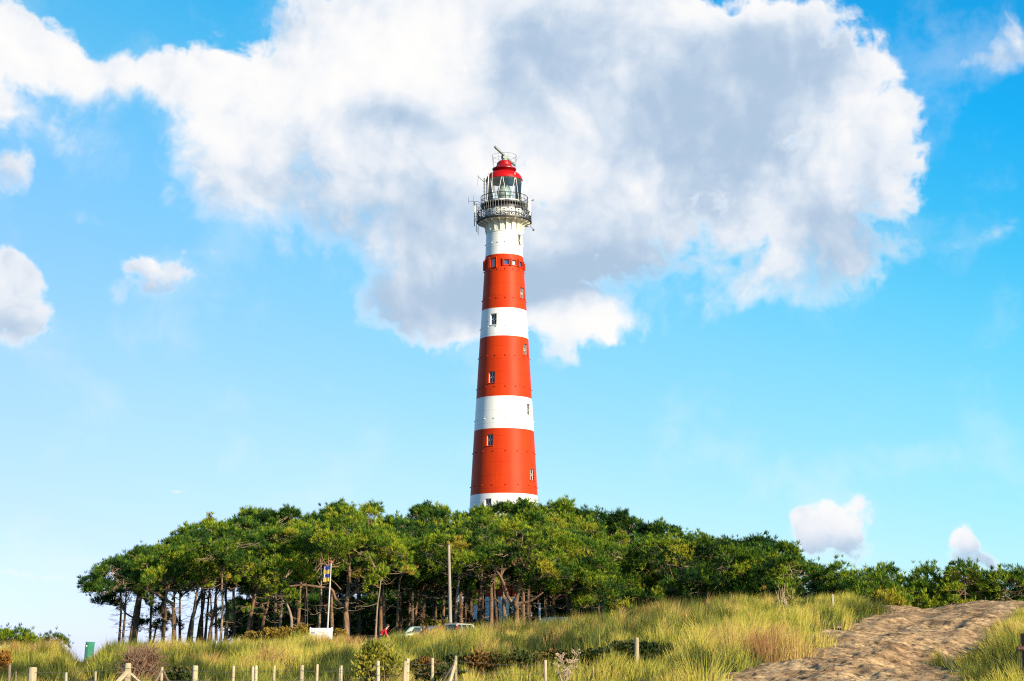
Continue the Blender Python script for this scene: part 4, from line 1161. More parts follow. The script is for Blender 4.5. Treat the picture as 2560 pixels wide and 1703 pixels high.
# --- pines round the tower foot
for px, d, top, bot, w in ((1335, 192, 1345, 1470, 130), (1372, 196, 1345, 1480, 130), (1410, 188, 1350, 1490, 140), (1450, 192, 1350, 1480, 140), (1365, 184, 1350, 1465, 120), (1300, 178, 1330, 1440, 130), (1235, 176, 1330, 1430, 130), (1490, 186, 1360, 1500, 140), (1430, 178, 1340, 1470, 150)):
    P(px, d, [], 8, [(px, top, bot, w, 0)], "pine close to the tower foot, hidden almost wholly by the canopy in front", group="pines round the tower foot", bark="bark_shaded", tint=0.40, twigs=4, dens=22, size=0.42, auto=3, padk=1.3)

# --- low pines to the right of the track
LOW = "low young pines behind the sandy track"
low_rows = [
    (2063, 104, [(2063, 1425, 1520, 110, 0), (2045, 1470, 1545, 110, -1)], 0.44, "dark young pine at the left end of the row behind the track"),
    (2107, 102, [(2107, 1412, 1460, 60, 0), (2112, 1445, 1550, 110, 0)], 0.48, "young pine with a narrow raised top, second in the row behind the track"),
    (2135, 100, [(2135, 1450, 1550, 80, 0)], 0.40, "small dark young pine in the gap left of the light green one"),
    (2175, 96, [(2172, 1440, 1480, 80, 0), (2190, 1465, 1540, 120, 0), (2220, 1490, 1545, 90, 0)], 0.70, "light green young pine with brownish branches where the track begins"),
    (2205, 104, [(2215, 1425, 1470, 34, 0), (2240, 1430, 1540, 120, 0)], 0.46, "young pine with a thin upright shoot behind the light green one"),
    (2310, 100, [(2310, 1432, 1530, 120, 0), (2290, 1470, 1555, 120, -1)], 0.52, "wide young pine in the middle of the row behind the track"),
    (2360, 102, [(2355, 1440, 1530, 90, 0), (2360, 1470, 1550, 110, 0)], 0.46, "young pine left of the cone shaped one"),
    (2410, 98, [(2408, 1414, 1460, 64, 0), (2415, 1445, 1545, 110, 0)], 0.56, "cone shaped bright pine topping the row behind the track"),
    (2460, 100, [(2462, 1438, 1520, 80, 0), (2450, 1460, 1540, 110, 0)], 0.48, "young pine right of the cone shaped one, beside the gap of sky"),
    (2525, 98, [(2515, 1430, 1480, 80, 0), (2545, 1445, 1535, 120, 0)], 0.50, "dark bush pine cut by the right edge of the view, its left side leaning"),
    (2488, 105, [(2488, 1448, 1545, 100, 0)], 0.42, "dark young pine filling the dip before the right edge of the view"),
    (2590, 102, [(2590, 1436, 1530, 120, 0)], 0.46, "pine partly outside the right edge, crown just reaching into view"),
    (2010, 112, [(2015, 1405, 1490, 110, 0)], 0.44, "dark pine linking the wood to the low row at the right"),
]
for px, d, lumps, tint, what in low_rows:
    P(px, d, [], 6, lumps, what, group=LOW, tint=tint, twigs=6, dens=30, size=0.27, auto=4, padk=1.9, name="young_pine", slim=True)

# --- wind-bent pines on the left horizon
P(25, 112, [], 4, [(30, 1592, 1618, 95, 0), (-10, 1598, 1622, 70, 0), (70, 1600, 1622, 50, 0)], "low windswept pine on the horizon at the left edge", tint=0.62, twigs=4, size=0.26, dens=30, auto=4, padk=1.8, name="windswept_pine", slim=True)
P(118, 116, [], 3, [(105, 1607, 1626, 40, 0), (140, 1604, 1626, 34, 0)], "small bluish shrub pine right of the windswept one on the left horizon", tint=0.34, twigs=4, size=0.24, dens=26, auto=3, padk=1.8, name="windswept_pine", slim=True)
P(375, 132, [(392, 1560)], 6, [(375, 1560, 1585, 70, 0), (420, 1540, 1590, 60, 0), (400, 1515, 1560, 60, 1)], "low leaning pine with dark tufts seen against the sky between the left trunks", tint=0.2, twigs=10, size=0.3, dens=22, auto=4)
# ----------------------------------------------------------------- fence by the track
FD = 30.0
fx0 = at(640, 1700, FD).x
fence = empty("wire_fence", (fx0, FD, g1(fx0, FD)))
tag(fence, "low wire fence on pale weathered posts running across the grass in front", "fence")
FB = Vector(fence.location)
fposts = [(24, 1662, 7, 1.2, 'd'), (40, 1679, 4, .4, 'd'), (82, 1668, 22, -.4, 'l'), (165, 1681, 8, .5, 'l'), (239, 1679, 6, .6, 'l'), (320, 1658, 17, 0, 'l'), (405, 1668, 8, .4, 'l'), (488, 1664, 15, 0, 'l'),
          (584, 1665, 8, .3, 'l'), (632, 1667, 8, 0, 'l'), (640, 1664, 9, 0.2, 'l'), (686, 1664, 7, .3, 'l'), (754, 1663, 12, 0, 'l'), (793, 1661, 8, .2, 'l'), (849, 1669, 4, .2, 'l'), (853, 1664, 7, .2, 'l'), (944.5, 1652, 10, 0, 'l'),
          (1012, 1652, 10, 0, 'l'), (1020, 1646, 9, 0.15, 'l'), (1081, 1645, 8, .2, 'l'), (1139.5, 1640, 8, .2, 'l'), (1363, 1650, 8, .2, 'l')]
wire_pts = []
rp = random.Random(4)
for i, (px, top, w, dd, kind) in enumerate(fposts):
    d = FD + dd
    t = at(px, top, d); gz = g1(t.x, d); r = w / 2 * d / F
    b = MB()
    lean = Vector((rp.uniform(-.02, .02), rp.uniform(-.03, .03), 0))
    tip = t - FB; foot = Vector((t.x, d, gz - 0.3)) - FB - lean
    m_ = foot.lerp(tip, 0.55)
    sl = rp.uniform(-.5, .5) * r
    b.tube([foot, m_, tip - Vector((0, 0, r * .35)), tip], [r * 1.05, r, r * 0.97, r * 0.82], 9, True, 0, 0.05)
    random.seed(i)
    b.build("post", M["post"] if kind == 'l' else M["post_dark"], fence, True, 40)
    wire_pts.append((px, top, t))
def brace(p0, p1, w, dark=False, d0=0.0, d1=0.0):
    a = at(*p0, FD + d0) - FB; c = at(*p1, FD + d1) - FB; v = (a - c)
    c2 = c - v * 0.9
    b = MB(); b.tube([a, a.lerp(c2, .5), c2], [w / 2 * FD / F] * 3, 7, True, 0, 0.04); b.build("brace", M["post_dark"] if dark else M["post"], fence, True, 40)
brace((316, 1682), (296, 1703), 13, False, -.12, -.4); brace((325, 1684), (345, 1703), 9, False, .12, .3)
brace((403, 1678), (390, 1703), 6, True, -.1, -.3); brace((408, 1678), (420, 1703), 6, True, .1, .3)
brace((1138, 1652), (1112, 1695), 6, True, .1, .3); brace((1139, 1655), (1126, 1700), 9, False, -.1, -.3)
mainp = [q for q in wire_pts if q[0] in (82, 320, 488, 640, 754, 853, 944.5, 1020, 1081, 1139.5, 1363)]
for off in (0.085, 0.24, 0.42):
    pts = []
    ps = [(-160, 1675, at(-160, 1675, FD))] + mainp
    for (pa, pb) in zip(ps, ps[1:]):
        for q in np.linspace(0, 1, 7)[:-1]:
            v = pa[2].lerp(pb[2], q) - Vector((0, 0, off)) - Vector((0, 0.06, 0)) - Vector((0, 0, 0.03 * math.sin(PI * q))); pts.append(v - FB)
    pts.append(mainp[-1][2] - Vector((0, .06, off)) - FB)
    b = MB(); b.tube(pts, 0.0028, 4); b.build("wire", M["wire"], fence)

def single_post(px, top, w, d, name, label, cat, m, foot_extra=0.3):
    t = at(px, top, d); z = g1(t.x, d); r = w / 2 * d / F
    root = empty(name, (t.x, d, z))
    b = MB(); h = t.z - z
    b.tube([(0, 0, -foot_extra), (0, 0, h * .5), (0, 0, h - r * .2)], [r * 1.04, r, r * .98], 12, True, 0, .03)
    b.build("shaft", m, root, True, 40)
    b = MB(); b.tube([(0, 0, h - r * .2), (0, 0, h)], [r * .98, r * .86], 12); b.build("post_top", m, root, True, 40)
    tag(root, label, cat); return root
M["greypost"] = noisy("pale_marker_paint", [(0.3, (0.30, 0.28, 0.24)), (0.7, (0.52, 0.49, 0.44))], 9, 4, 0.7)
single_post(1591, 1594, 11.5, 45, "wooden_post", "single round wooden post standing alone on the grass slope left of the track", "post", M["post"])
single_post(2081, 1486, 5, 70, "marker_post", "short pale marker post at the grass crest left of the track", "post", M["greypost"])
single_post(541, 1602, 4, 76, "marker_post", "small white stake poking out of the grass under the tall thin pale stem", "post", M["whitebar"])
single_post(759, 1590, 4, 80, "marker_post", "small white stake in the grass just left of the white board", "post", M["whitebar"])
single_post(1349, 1508, 6, 128, "marker_post", "pale thin stake standing right of the forked pine before the tower", "post", M["whitebar"])

# dark barrier at the right edge
bd = 27.0
q = at(2566, 1640, bd); bz0 = g1(q.x, bd)
bar = empty("log_barrier", (q.x, bd, bz0)); tag(bar, "dark brown log barrier entering the view at the right edge above the bright grass", "barrier")
t = at(2566, 1584, bd)
b = MB(); b.tube([(0, 0, -.3), (0, 0, t.z - bz0)], [0.075, 0.07], 14); b.build("post", M["rail_wood"], bar, True, 40)
a0 = at(2544, 1622, bd - .12) - bar.location; a1 = at(3000, 1618, bd - .12) - bar.location
b = MB(); b.tube([a0, a0.lerp(a1, .5), a1], 0.042, 14); b.build("rail", M["rail_wood"], bar, True, 40)
t3 = at(2990, 1584, bd) - bar.location
b = MB(); b.tube([(t3.x, 0, -.5), (t3.x, 0, t3.z)], [0.075, 0.07], 14); b.build("post", M["rail_wood"], bar, True, 40)

# ----------------------------------------------------------------- sign board
sdist = 98.0
M["board"] = noisy("sign_white", [(0.3, (0.80, 0.80, 0.78)), (0.7, (0.70, 0.70, 0.68))], 3, 4, 0.4)
M["logo_blue"] = mat("sign_blue", (0.03, 0.12, 0.38), 0.4)
M["sign_text"] = mat("sign_text_grey_blue", (0.16, 0.24, 0.42), 0.5)
c = at(802, 1584.5, sdist); gz = g1(c.x, sdist)
sg = empty("sign_board", (c.x, sdist, gz), -0.05); tag(sg, "white notice board with a small blue emblem, half sunk in the grass before the pines", "sign")
s = sdist / F; zc_ = c.z - gz
Wd, Hd = 56 * s, 27.5 * s
b = MB(); b.box((0, 0, zc_), (Wd, 0.035, Hd)); b.build("board", M["board"], sg, bevel=0.006)
for x in (-26.5, 26.8):
    b = MB(); b.tube([(x * s, 0.05, -.4), (x * s, 0.05, zc_ + Hd / 2 + 2.2 * s)], [.04, .04], 8); b.build("post", M["board"], sg, True, 40)
def sb(x0, y0, x1, y1, m, name, y=-0.021):
    b = MB(); b.box(((x0 + x1) / 2 * s, y, zc_ - (y0 + y1) / 2 * s), ((x1 - x0) * s, 0.006, (y1 - y0) * s)); return b.build(name, m, sg)
em = MB()
def eb(x0, y0, x1, y1):
    em.box(((x0 + x1) / 2 * s, -0.021, zc_ - (y0 + y1) / 2 * s), (abs(x1 - x0) * s, 0.006, abs(y1 - y0) * s))
eb(-24, -3.0, -14.5, -0.6); eb(-24, -11, -23.4, -3.0); eb(-15.1, -11, -14.5, -3.0); eb(-19.6, -12.5, -19.0, -4.2); eb(-22.4, -4.0, -16.1, -3.4); eb(-23.3, -11, -21.6, -10.4); eb(-16.9, -11, -15.2, -10.4)
em.build("emblem", M["logo_blue"], sg)
rt = random.Random(8)
for row, (x0, x1) in enumerate(((-9, 9), (-9, 3), (-9, 7))):
    tx = MB(); x = x0
    while x < x1:
        w = rt.uniform(1.0, 2.2)
        tx.box(((x + w / 2) * s, -0.0205, zc_ - (-8.6 + 2.9 * row) * s), (w * s, 0.005, 0.8 * s)); x += w + 0.5
    tx.build("lettering", M["sign_text"], sg)

# ----------------------------------------------------------------- flagpole and flag
fd = 104.0
M["pole_white"] = noisy("pole_white", [(0.3, (0.52, 0.49, 0.47)), (0.7, (0.40, 0.37, 0.35))], 2, 4, 0.35)
M["cap_red"] = mat("pole_cap", (0.35, 0.10, 0.06), 0.5)
pt_, pb_ = at(828, 1406, fd), at(818.5, 1575, fd)
gz = g1(pb_.x, fd); k_ = (pb_.z - gz) / (pt_.z - pb_.z)
foot = pb_ - (pt_ - pb_) * k_
fp = empty("flagpole", foot); tag(fp, "slim white flagpole leaning slightly right, with a rusty red cap", "flagpole")
b = MB(); b.tube([Vector((0, 0, -.3)), (pt_ - foot) * .5, pt_ - foot], [0.055, 0.048, 0.036], 10); b.build("pole", M["pole_white"], fp, True, 40)
e_ = pt_ - foot
b = MB(); b.lathe([(0.0, -.03), (.085, -.03), (.10, .02), (.085, .09), (.0, .11)], 14, e_); b.build("pole_cap", M["cap_red"], fp, True, 40)
M["flag_blue"] = mat("flag_blue", (0.010, 0.026, 0.20), 0.8); M["flag_yellow"] = mat("flag_yellow", (0.36, 0.27, 0.05), 0.8); M["flag_white"] = mat("flag_white", (0.5, 0.5, 0.52), 0.8); M["flag_brown"] = mat("flag_brown", (0.33, 0.16, 0.05), 0.8)
ft = at(826.6, 1413, fd); fbm_ = at(824.6, 1452, fd)
fl = empty("flag", ft); tag(fl, "flag of four blue and yellow stripes hanging loosely from the flagpole", "flag")
hoist = fbm_ - ft; Hf = hoist.length
def flagpt(u, v):
    L = 1.25
    xx = -u * 0.37 - 0.035 * math.sin(u * 9); yy = -u * 0.14 + 0.055 * math.sin(u * 9 + v * 2)
    zz = -0.04 * math.sin(u * PI) * 1.2 - 0.05 * u + 0.02 * math.sin(u * 7 + v * 5)
    return Vector((xx, yy, zz)) + hoist * v
def flagpatch(u0, u1, v0, v1, off=0.0, nu=12, nv=3):
    vs = []; th = 0.006
    for side_ in (0, 1):
        for i in range(nv + 1):
            for j in range(nu + 1):
                p_ = flagpt(u0 + (u1 - u0) * j / nu, v0 + (v1 - v0) * i / nv); vs.append(p_ + Vector((0.3, -0.95, 0)) * (off + (th if side_ == 0 else 0)))
    n1 = (nu + 1) * (nv + 1); fs = []
    for i in range(nv):
        for j in range(nu):
            a = i * (nu + 1) + j; q4 = (a, a + 1, a + nu + 2, a + nu + 1); fs.append(q4); fs.append(tuple(x + n1 for x in reversed(q4)))
    return vs, fs
for i in range(4):
    b = MB(); b.add(*flagpatch(0, 1, i / 4, (i + 1) / 4)); b.build("stripe", M["flag_blue"] if i % 2 == 0 else M["flag_yellow"], fl, True)
    b = MB()
    for (u0, u1, v0, v1) in ((.80, .86, .15, .85), (.74, .80, .05, .25), (.74, .80, .75, .95)):
        b.add(*flagpatch(u0, u1, i / 4 + v0 / 4, i / 4 + v1 / 4, 0.012, 3, 3))
    b.build("emblem", M["flag_white"] if i % 2 == 0 else M["flag_brown"], fl, True)

# tall bare pole
M["greywood"] = noisy("grey_pole_wood", [(0.3, (0.24, 0.195, 0.15)), (0.7, (0.38, 0.32, 0.25))], 4, 6, 0.85, (1, 1, 0.06), 0.4, 30, 0.2)
pd = 106.0
tq, bq = at(1121.8, 1360, pd), at(1126, 1556, pd); gz = g1(bq.x, pd); ft_ = bq - (tq - bq) * ((bq.z - gz) / (tq.z - bq.z))
tpz = empty("utility_pole", ft_); tag(tpz, "tall bare grey wooden pole standing in front of the pines left of the tower", "pole")
e_ = tq - ft_
b = MB(); b.tube([Vector((0, 0, -.4)), e_ * .5, e_ * 0.985], [0.115, 0.10, 0.08], 12, True, 0, 0.015); b.build("shaft", M["greywood"], tpz, True, 40)
b = MB(); b.tube([e_ * 0.985, e_], [0.086, 0.07], 12); b.build("pole_cap", M["iron"], tpz, True, 40)

# green cabinet
M["green_metal"] = noisy("green_metal", [(0.3, (0.012, 0.15, 0.085)), (0.7, (0.022, 0.20, 0.115))], 3, 4, 0.4)
M["green_dark"] = mat("green_metal_dark", (0.008, 0.09, 0.055), 0.4)
gd = 92.0
tq = at(222.5, 1605, gd); gz = g1(tq.x, gd); h = tq.z - gz
gc = empty("utility_cabinet", (tq.x, gd, gz), math.radians(16)); tag(gc, "green metal cabinet leaning slightly right on the left skyline", "cabinet")
gc.rotation_euler = (0, math.radians(3.0), math.radians(16))
b = MB(); b.box((0, 0, h / 2 - .1), (0.46, 0.34, h + .1)); b.build("body", M["green_metal"], gc, bevel=0.015)
b = MB(); b.box((0.06, -0.178, h / 2), (0.30, 0.02, h - 0.12)); dr_ = b.build("door", M["green_metal"], gc, bevel=0.004)
b = MB(); b.box((-0.165, -0.176, h / 2 - .02), (0.10, 0.016, h - 0.06)); b.build("side_strip", M["green_dark"], gc)
b = MB(); b.box((0, 0, h - 0.02), (0.50, 0.38, 0.04)); b.build("lid", M["green_metal"], gc, bevel=0.01)
b = MB(); b.box((-0.17, -0.19, h - 0.22), (0.05, 0.012, 0.06)); b.build("latch", M["whitebar"], gc)

# ----------------------------------------------------------------- cars
M["rubber"] = mat("tyre_rubber", (0.02, 0.02, 0.02), 0.85); M["rim"] = mat("alloy_rim", (0.5, 0.5, 0.52), 0.35, 0.8)
M["carglass"] = mat("car_glass", (0.02, 0.035, 0.045), 0.05, 0, 0.9); M["trim"] = mat("black_trim", (0.025, 0.025, 0.027), 0.55)
M["taillight"] = mat("red_lamp_lens", (0.55, 0.015, 0.015), 0.15, 0, 0.6); M["headlight"] = mat("clear_lamp_lens", (0.65, 0.67, 0.7), 0.1, 0, 0.7)
def carpaint(name, c, metal=0.3):
    m = mat(name, c, 0.28, metal, 0.6); b = m.node_tree.nodes["Principled BSDF"]; b.inputs["Coat Weight"].default_value = 0.6; b.inputs["Coat Roughness"].default_value = 0.05; return m
def car(x, y, heading, paint, label, L=4.1, Wd=1.72, Hh=1.50, rails=False, roof_back=0.0, tall=False):
    """heading: angle of the nose, measured from +x."""
    root = empty("parked_car", (x, y, g1(x, y)), heading); tag(root, label, "car", "cars parked in front of the pines")
    hw = Wd / 2; belt = 0.92
    st = [(-L / 2, .55, .62, .90), (-L / 2 + .10, .35, .72, .96), (-L / 2 + .5, .24, .78, 1.0), (-.6, .22, .86, 1.0), (.5, .22, .86, 1.0), (L / 2 - 1.15, .24, .84, 1.0), (L / 2 - .55, .26, .74, .98), (L / 2 - .12, .34, .62, .92), (L / 2, .48, .54, .80)]
    b = MB(); vs, n = [], 0
    for (sx, zb, zt_, k) in st:
        top = belt * zt_ / .86 if sx > L / 2 - 1.2 else belt * min(1, zt_ / .80)
        w = hw * k
        sec = [(-w * .9, zb), (-w, zb + .14), (-w, top - .14), (-w * .94, top), (w * .94, top), (w, top - .14), (w, zb + .14), (w * .9, zb)]
        n = len(sec); vs += [(sx, a, z) for a, z in sec]
    fs = [tuple(range(n)), tuple(reversed(range((len(st) - 1) * n, len(st) * n)))]
    for i in range(len(st) - 1):
        for j in range(n): fs.append((i * n + j, i * n + (j + 1) % n, (i + 1) * n + (j + 1) % n, (i + 1) * n + j))
    b.add(vs, fs); b.build("body", paint, root, True, 35, bevel=0.02)
    # cabin
    xr0, xf0 = -L / 2 + .12, L / 2 - 1.0; xr1, xf1 = -L / 2 + (.32 if tall else .55) - roof_back, .45 if not tall else .55
    w0, w1 = hw * .93, hw * .74
    z0, z1 = belt - .02, Hh
    lo = [Vector((xr0, -w0, z0)), Vector((xf0, -w0, z0)), Vector((xf0, w0, z0)), Vector((xr0, w0, z0))]
    hi = [Vector((xr1, -w1, z1)), Vector((xf1, -w1, z1)), Vector((xf1, w1, z1)), Vector((xr1, w1, z1))]
    b = MB(); b.add(lo + hi, [(0, 3, 2, 1), (4, 5, 6, 7), (0, 1, 5, 4), (1, 2, 6, 5), (2, 3, 7, 6), (3, 0, 4, 7)])
    b.build("cabin", paint, root, True, 35, bevel=0.07)
    def pane(name, a, bq, c_, d_, u0, u1, v0, v1, m=M["carglass"], off=.008, nm="window"):
        f = lambda u, v: (a.lerp(bq, u)).lerp(d_.lerp(c_, u), v)
        p = [f(u0, v0), f(u1, v0), f(u1, v1), f(u0, v1)]
        nn = (p[1] - p[0]).cross(p[3] - p[0]).normalized()
        ctr = (a + bq + c_ + d_) / 4
        if nn.dot(ctr - Vector((0, 0, ctr.z))) < 0: nn = -nn
        o_ = [q + nn * off for q in p]; i_ = [q - nn * .02 for q in p]
        bb = MB(); bb.add(o_ + i_, [(0, 1, 2, 3), (7, 6, 5, 4)] + [(i, i + 4, (i + 1) % 4 + 4, (i + 1) % 4) for i in range(4)])
        return bb.build(nm, m, root)
    pane("w", lo[3], lo[0], hi[0], hi[3], .07, .93, .14, .86, nm="rear_window")
    pane("w", lo[1], lo[2], hi[2], hi[1], .06, .94, .10, .92, nm="windscreen")
    for (a, bq, c_, d_) in ((lo[0], lo[1], hi[1], hi[0]), (lo[2], lo[3], hi[3], hi[2])):
        fl_ = a.x > bq.x
        for (u0, u1) in ((.06, .24), (.28, .52), (.56, .84)):
            if fl_: u0, u1 = 1 - u1, 1 - u0
            pane("w", a, bq, c_, d_, u0, u1, .14, .86, nm="side_window")
    for s_ in (-1, 1):
        z_t = (.70, 1.36) if tall else (.66, .88)
        bb = MB(); bb.box((-L / 2 + (.16 if tall else .06), s_ * (hw * .88), (z_t[0] + z_t[1]) / 2), (.18, .14, z_t[1] - z_t[0]), Matrix.Rotation(.12 if tall else 0, 3, 'Y')); bb.build("tail_light", M["taillight"], root, bevel=.02)
        bb = MB(); bb.box((L / 2 - .16, s_ * hw * .68, .62), (.22, .34, .15)); bb.build("headlight", M["headlight"], root, bevel=.03)
        bb = MB(); bb.box((.62, s_ * (hw + .09), 1.0), (.12, .18, .12)); bb.build("wing_mirror", M["trim"], root, bevel=.03)
        if rails:
            bb = MB(); bb.tube([(xr1 + .1, s_ * w1 * .9, z1 - .01), (xr1 + .2, s_ * w1 * .9, z1 + .07), (xf1 - .3, s_ * w1 * .9, z1 + .07), (xf1 - .15, s_ * w1 * .9, z1 - .01)], .022, 6); bb.build("roof_rail", M["trim"], root, True)
        for wx in (-L / 2 + .75, L / 2 - .8):
            bb = MB(); bb.lathe([(.19, -.10), (.29, -.10), (.31, -.06), (.31, .06), (.29, .10), (.19, .10), (.19, -.10)], 24)
            bb.v = [(vx, vz, -vy) for vx, vy, vz in bb.v]
            wo = bb.build("wheel", M["rubber"], root, True, 40); wo.location = (wx, s_ * (hw - .07), .31)
            bb = MB(); bb.lathe([(.01, .07), (.10, .08), (.19, .06), (.19, -.06), (.01, -.05)], 20); bb.v = [(vx, vz, -vy) for vx, vy, vz in bb.v]
            bb.build("rim", M["rim"], wo, True, 40)
    for xx_, nm in ((-L / 2 + .03, "rear_bumper"), (L / 2 - .05, "front_bumper")):
        bb = MB(); bb.box((xx_, 0, .42), (.16, Wd * .86, .20)); bb.build(nm, M["trim"], root, bevel=.04)
    return root
def car_at(px, roof_py, d, heading, *a, **k):
    q = at(px, roof_py, d)
    c_ = car(q.x, d, heading, *a, **k)
    hh = k.get("Hh", 1.5)
    c_.location.z = min(c_.location.z, q.z - hh) if abs(q.z - hh - c_.location.z) < 1.2 else c_.location.z
    return c_
# the car park behind the crest: each roof sits where the photograph shows it
def carz(px, py, d, hh): return at(px, py, d).z - hh
def settle(c_, px, py, d, hh):
    c_.scale = (.75,) * 3; c_.location.z = carz(px, py, d, hh * .75)
c1 = car(at(1158, 1560, 103.5).x, 103.5, math.radians(56), carpaint("cream_white_paint", (0.38, 0.355, 0.29), 0.0), "cream white estate car seen from behind, tall red tail lights and roof rails", Hh=1.55, rails=True, tall=True); settle(c1, 1160, 1560, 103.5, 1.55)
c2 = car(at(1084, 1568, 105).x, 105, math.radians(196), carpaint("dark_blue_paint", (0.012, 0.03, 0.075)), "dark blue car side on, between the pale green and the cream white cars", Hh=1.46); settle(c2, 1084, 1565, 105, 1.46)
c3 = car(at(1036, 1570, 108).x, 108, math.radians(200), carpaint("pale_green_paint", (0.13, 0.18, 0.15)), "pale silver green car whose sloping front shows left of the dark blue car", Hh=1.44); settle(c3, 1032, 1567, 108, 1.44)
c4 = car(at(1372, 1548, 107).x, 107, math.radians(187), carpaint("slate_blue_paint", (0.02, 0.045, 0.085)), "dark slate blue car with only its roof above the grass, right of the tower foot", Hh=1.46); settle(c4, 1372, 1543.5, 107, 1.46)

# ----------------------------------------------------------------- person
M["skin"] = mat("skin", (0.48, 0.29, 0.21), 0.6); M["jacket"] = noisy("red_jacket", [(0.3, (0.42, 0.012, 0.020)), (0.7, (0.56, 0.022, 0.03))], 6, 4, 0.8, bump=.3, bump_scale=9)
M["trousers"] = mat("dark_trousers", (0.03, 0.032, 0.045), 0.9); M["hair"] = mat("brown_hair", (0.05, 0.03, 0.02), 0.7); M["shoe"] = mat("dark_shoe", (0.02, 0.02, 0.02), 0.6); M["eye"] = mat("eye_white", (0.7, 0.7, 0.7), .3)
def skin_obj(name, nodes, edges, m, parent, root_i=0, lv=2):
    me = bpy.data.meshes.new(name); me.from_pydata([n[0] for n in nodes], edges, [])
    o = link(name, me, m, parent)
    o.modifiers.new("Skin", 'SKIN'); s_ = o.modifiers.new("Sub", 'SUBSURF'); s_.levels = lv; s_.render_levels = lv
    for i, n in enumerate(nodes):
        r = n[1]; me.skin_vertices[0].data[i].radius = (r, r) if not isinstance(r, tuple) else r
        me.skin_vertices[0].data[i].use_root = (i == root_i)
    o.modifiers["Skin"].use_smooth_shade = True
    return o
pdist = 103.0
hp = at(970, 1570, pdist)
pz = hp.z - 1.43 * .85
per = empty("person", (hp.x - 0.42, pdist, pz)); per.scale = (.85,) * 3; tag(per, "person in a red jacket bending forward to the right at the foot of the pines", "person")
def hand(N, E, w, dirv, side):
    p = N[w][0]
    v = Vector(dirv).normalized()
    N.append((tuple(Vector(p) + v * .09), (.022, .036))); pi_ = len(N) - 1; E.append((w, pi_))
    for k in range(4):
        b0 = Vector(N[pi_][0]) + Vector((0.020 * (1.5 - k), 0, 0)); L_ = (.068, .078, .072, .056)[k]
        i0 = len(N); N.append((tuple(b0 + v * .025), .0095)); N.append((tuple(b0 + v * (.03 + L_ * .5) + Vector((0.008, 0, 0))), .0085)); N.append((tuple(b0 + v * (.03 + L_) + Vector((0.022, 0, 0))), .007))
        E += [(pi_, i0), (i0, i0 + 1), (i0 + 1, i0 + 2)]
    b0 = Vector(p) + v * .035; i0 = len(N)
    N.append((tuple(b0 + Vector((.035, 0, 0)) + v * .02), .011)); N.append((tuple(b0 + Vector((.055, 0, 0)) + v * .055), .009)); E += [(w, i0), (i0, i0 + 1)]
# bent forward: pelvis at x=0, chest and head ahead (+x)
N = [((0, 0, .92), .13), ((.12, 0, 1.09), .13), ((.30, 0, 1.26), (.15, .13)), ((.38, 0, 1.37), .07), ((.43, 0, 1.45), .055), ((.48, 0, 1.53), (.082, .095)), ((.51, 0, 1.62), (.075, .09)),
     ((.57, 0, 1.53), .02),
     ((.30, .19, 1.29), .055), ((.36, .23, 1.03), .045), ((.52, .20, .88), .035), ((.30, -.19, 1.29), .055), ((.34, -.24, 1.03), .045), ((.48, -.22, .86), .035),
     ((.02, .10, .86), .09), ((.10, .11, .48), .065), ((-.02, .11, .09), .045), ((0, -.10, .86), .09), ((-.06, -.11, .48), .065), ((-.22, -.11, .12), .045)]
E = [(0, 1), (1, 2), (2, 3), (3, 4), (4, 5), (5, 6), (5, 7), (2, 8), (8, 9), (9, 10), (2, 11), (11, 12), (12, 13), (0, 14), (14, 15), (15, 16), (0, 17), (17, 18), (18, 19)]
hand(N, E, 10, (.5, 0, -.8), 1); hand(N, E, 13, (.5, 0, -.8), -1)
bo = skin_obj("body", N, E, M["skin"], per)
N = [((0, 0, .90), .175), ((.12, 0, 1.09), .185), ((.30, 0, 1.26), (.20, .175)), ((.38, 0, 1.37), .09),
     ((.30, .19, 1.29), .085), ((.36, .235, 1.03), .07), ((.49, .205, .905), .055), ((.30, -.19, 1.29), .085), ((.34, -.245, 1.03), .07), ((.455, -.222, .885), .055)]
skin_obj("jacket", N, [(0, 1), (1, 2), (2, 3), (2, 4), (4, 5), (5, 6), (2, 7), (7, 8), (8, 9)], M["jacket"], per)
N = [((0, 0, .92), .15), ((.02, .10, .84), .115), ((.10, .11, .48), .085), ((-.02, .11, .10), .07), ((0, -.10, .84), .115), ((-.06, -.11, .48), .085), ((-.22, -.11, .13), .07)]
skin_obj("trousers", N, [(0, 1), (1, 2), (2, 3), (0, 4), (4, 5), (5, 6)], M["trousers"], per)
b = MB(); b.ball((.475, 0, 1.605), .105, 14, 10, 0, (1.0, .92, .95)); b.ball((.425, 0, 1.55), .085, 12, 8); b.build("hair", M["hair"], per, True)
for s_ in (-1, 1):
    b = MB(); b.ball((.565, s_ * .035, 1.565), .013, 8, 6); b.build("eye", M["eye"], per, True)
    b = MB(); b.ball((.48, s_ * .092, 1.54), .03, 8, 6, 0, (.6, .35, 1)); b.build("ear", M["skin"], per, True)
    fx_, fz_ = ((.04, .04) if s_ > 0 else (-.17, .07))
    b = MB(); b.box((fx_, s_ * .11, fz_), (.27, .10, .09)); b.build("shoe", M["shoe"], per, bevel=.03)

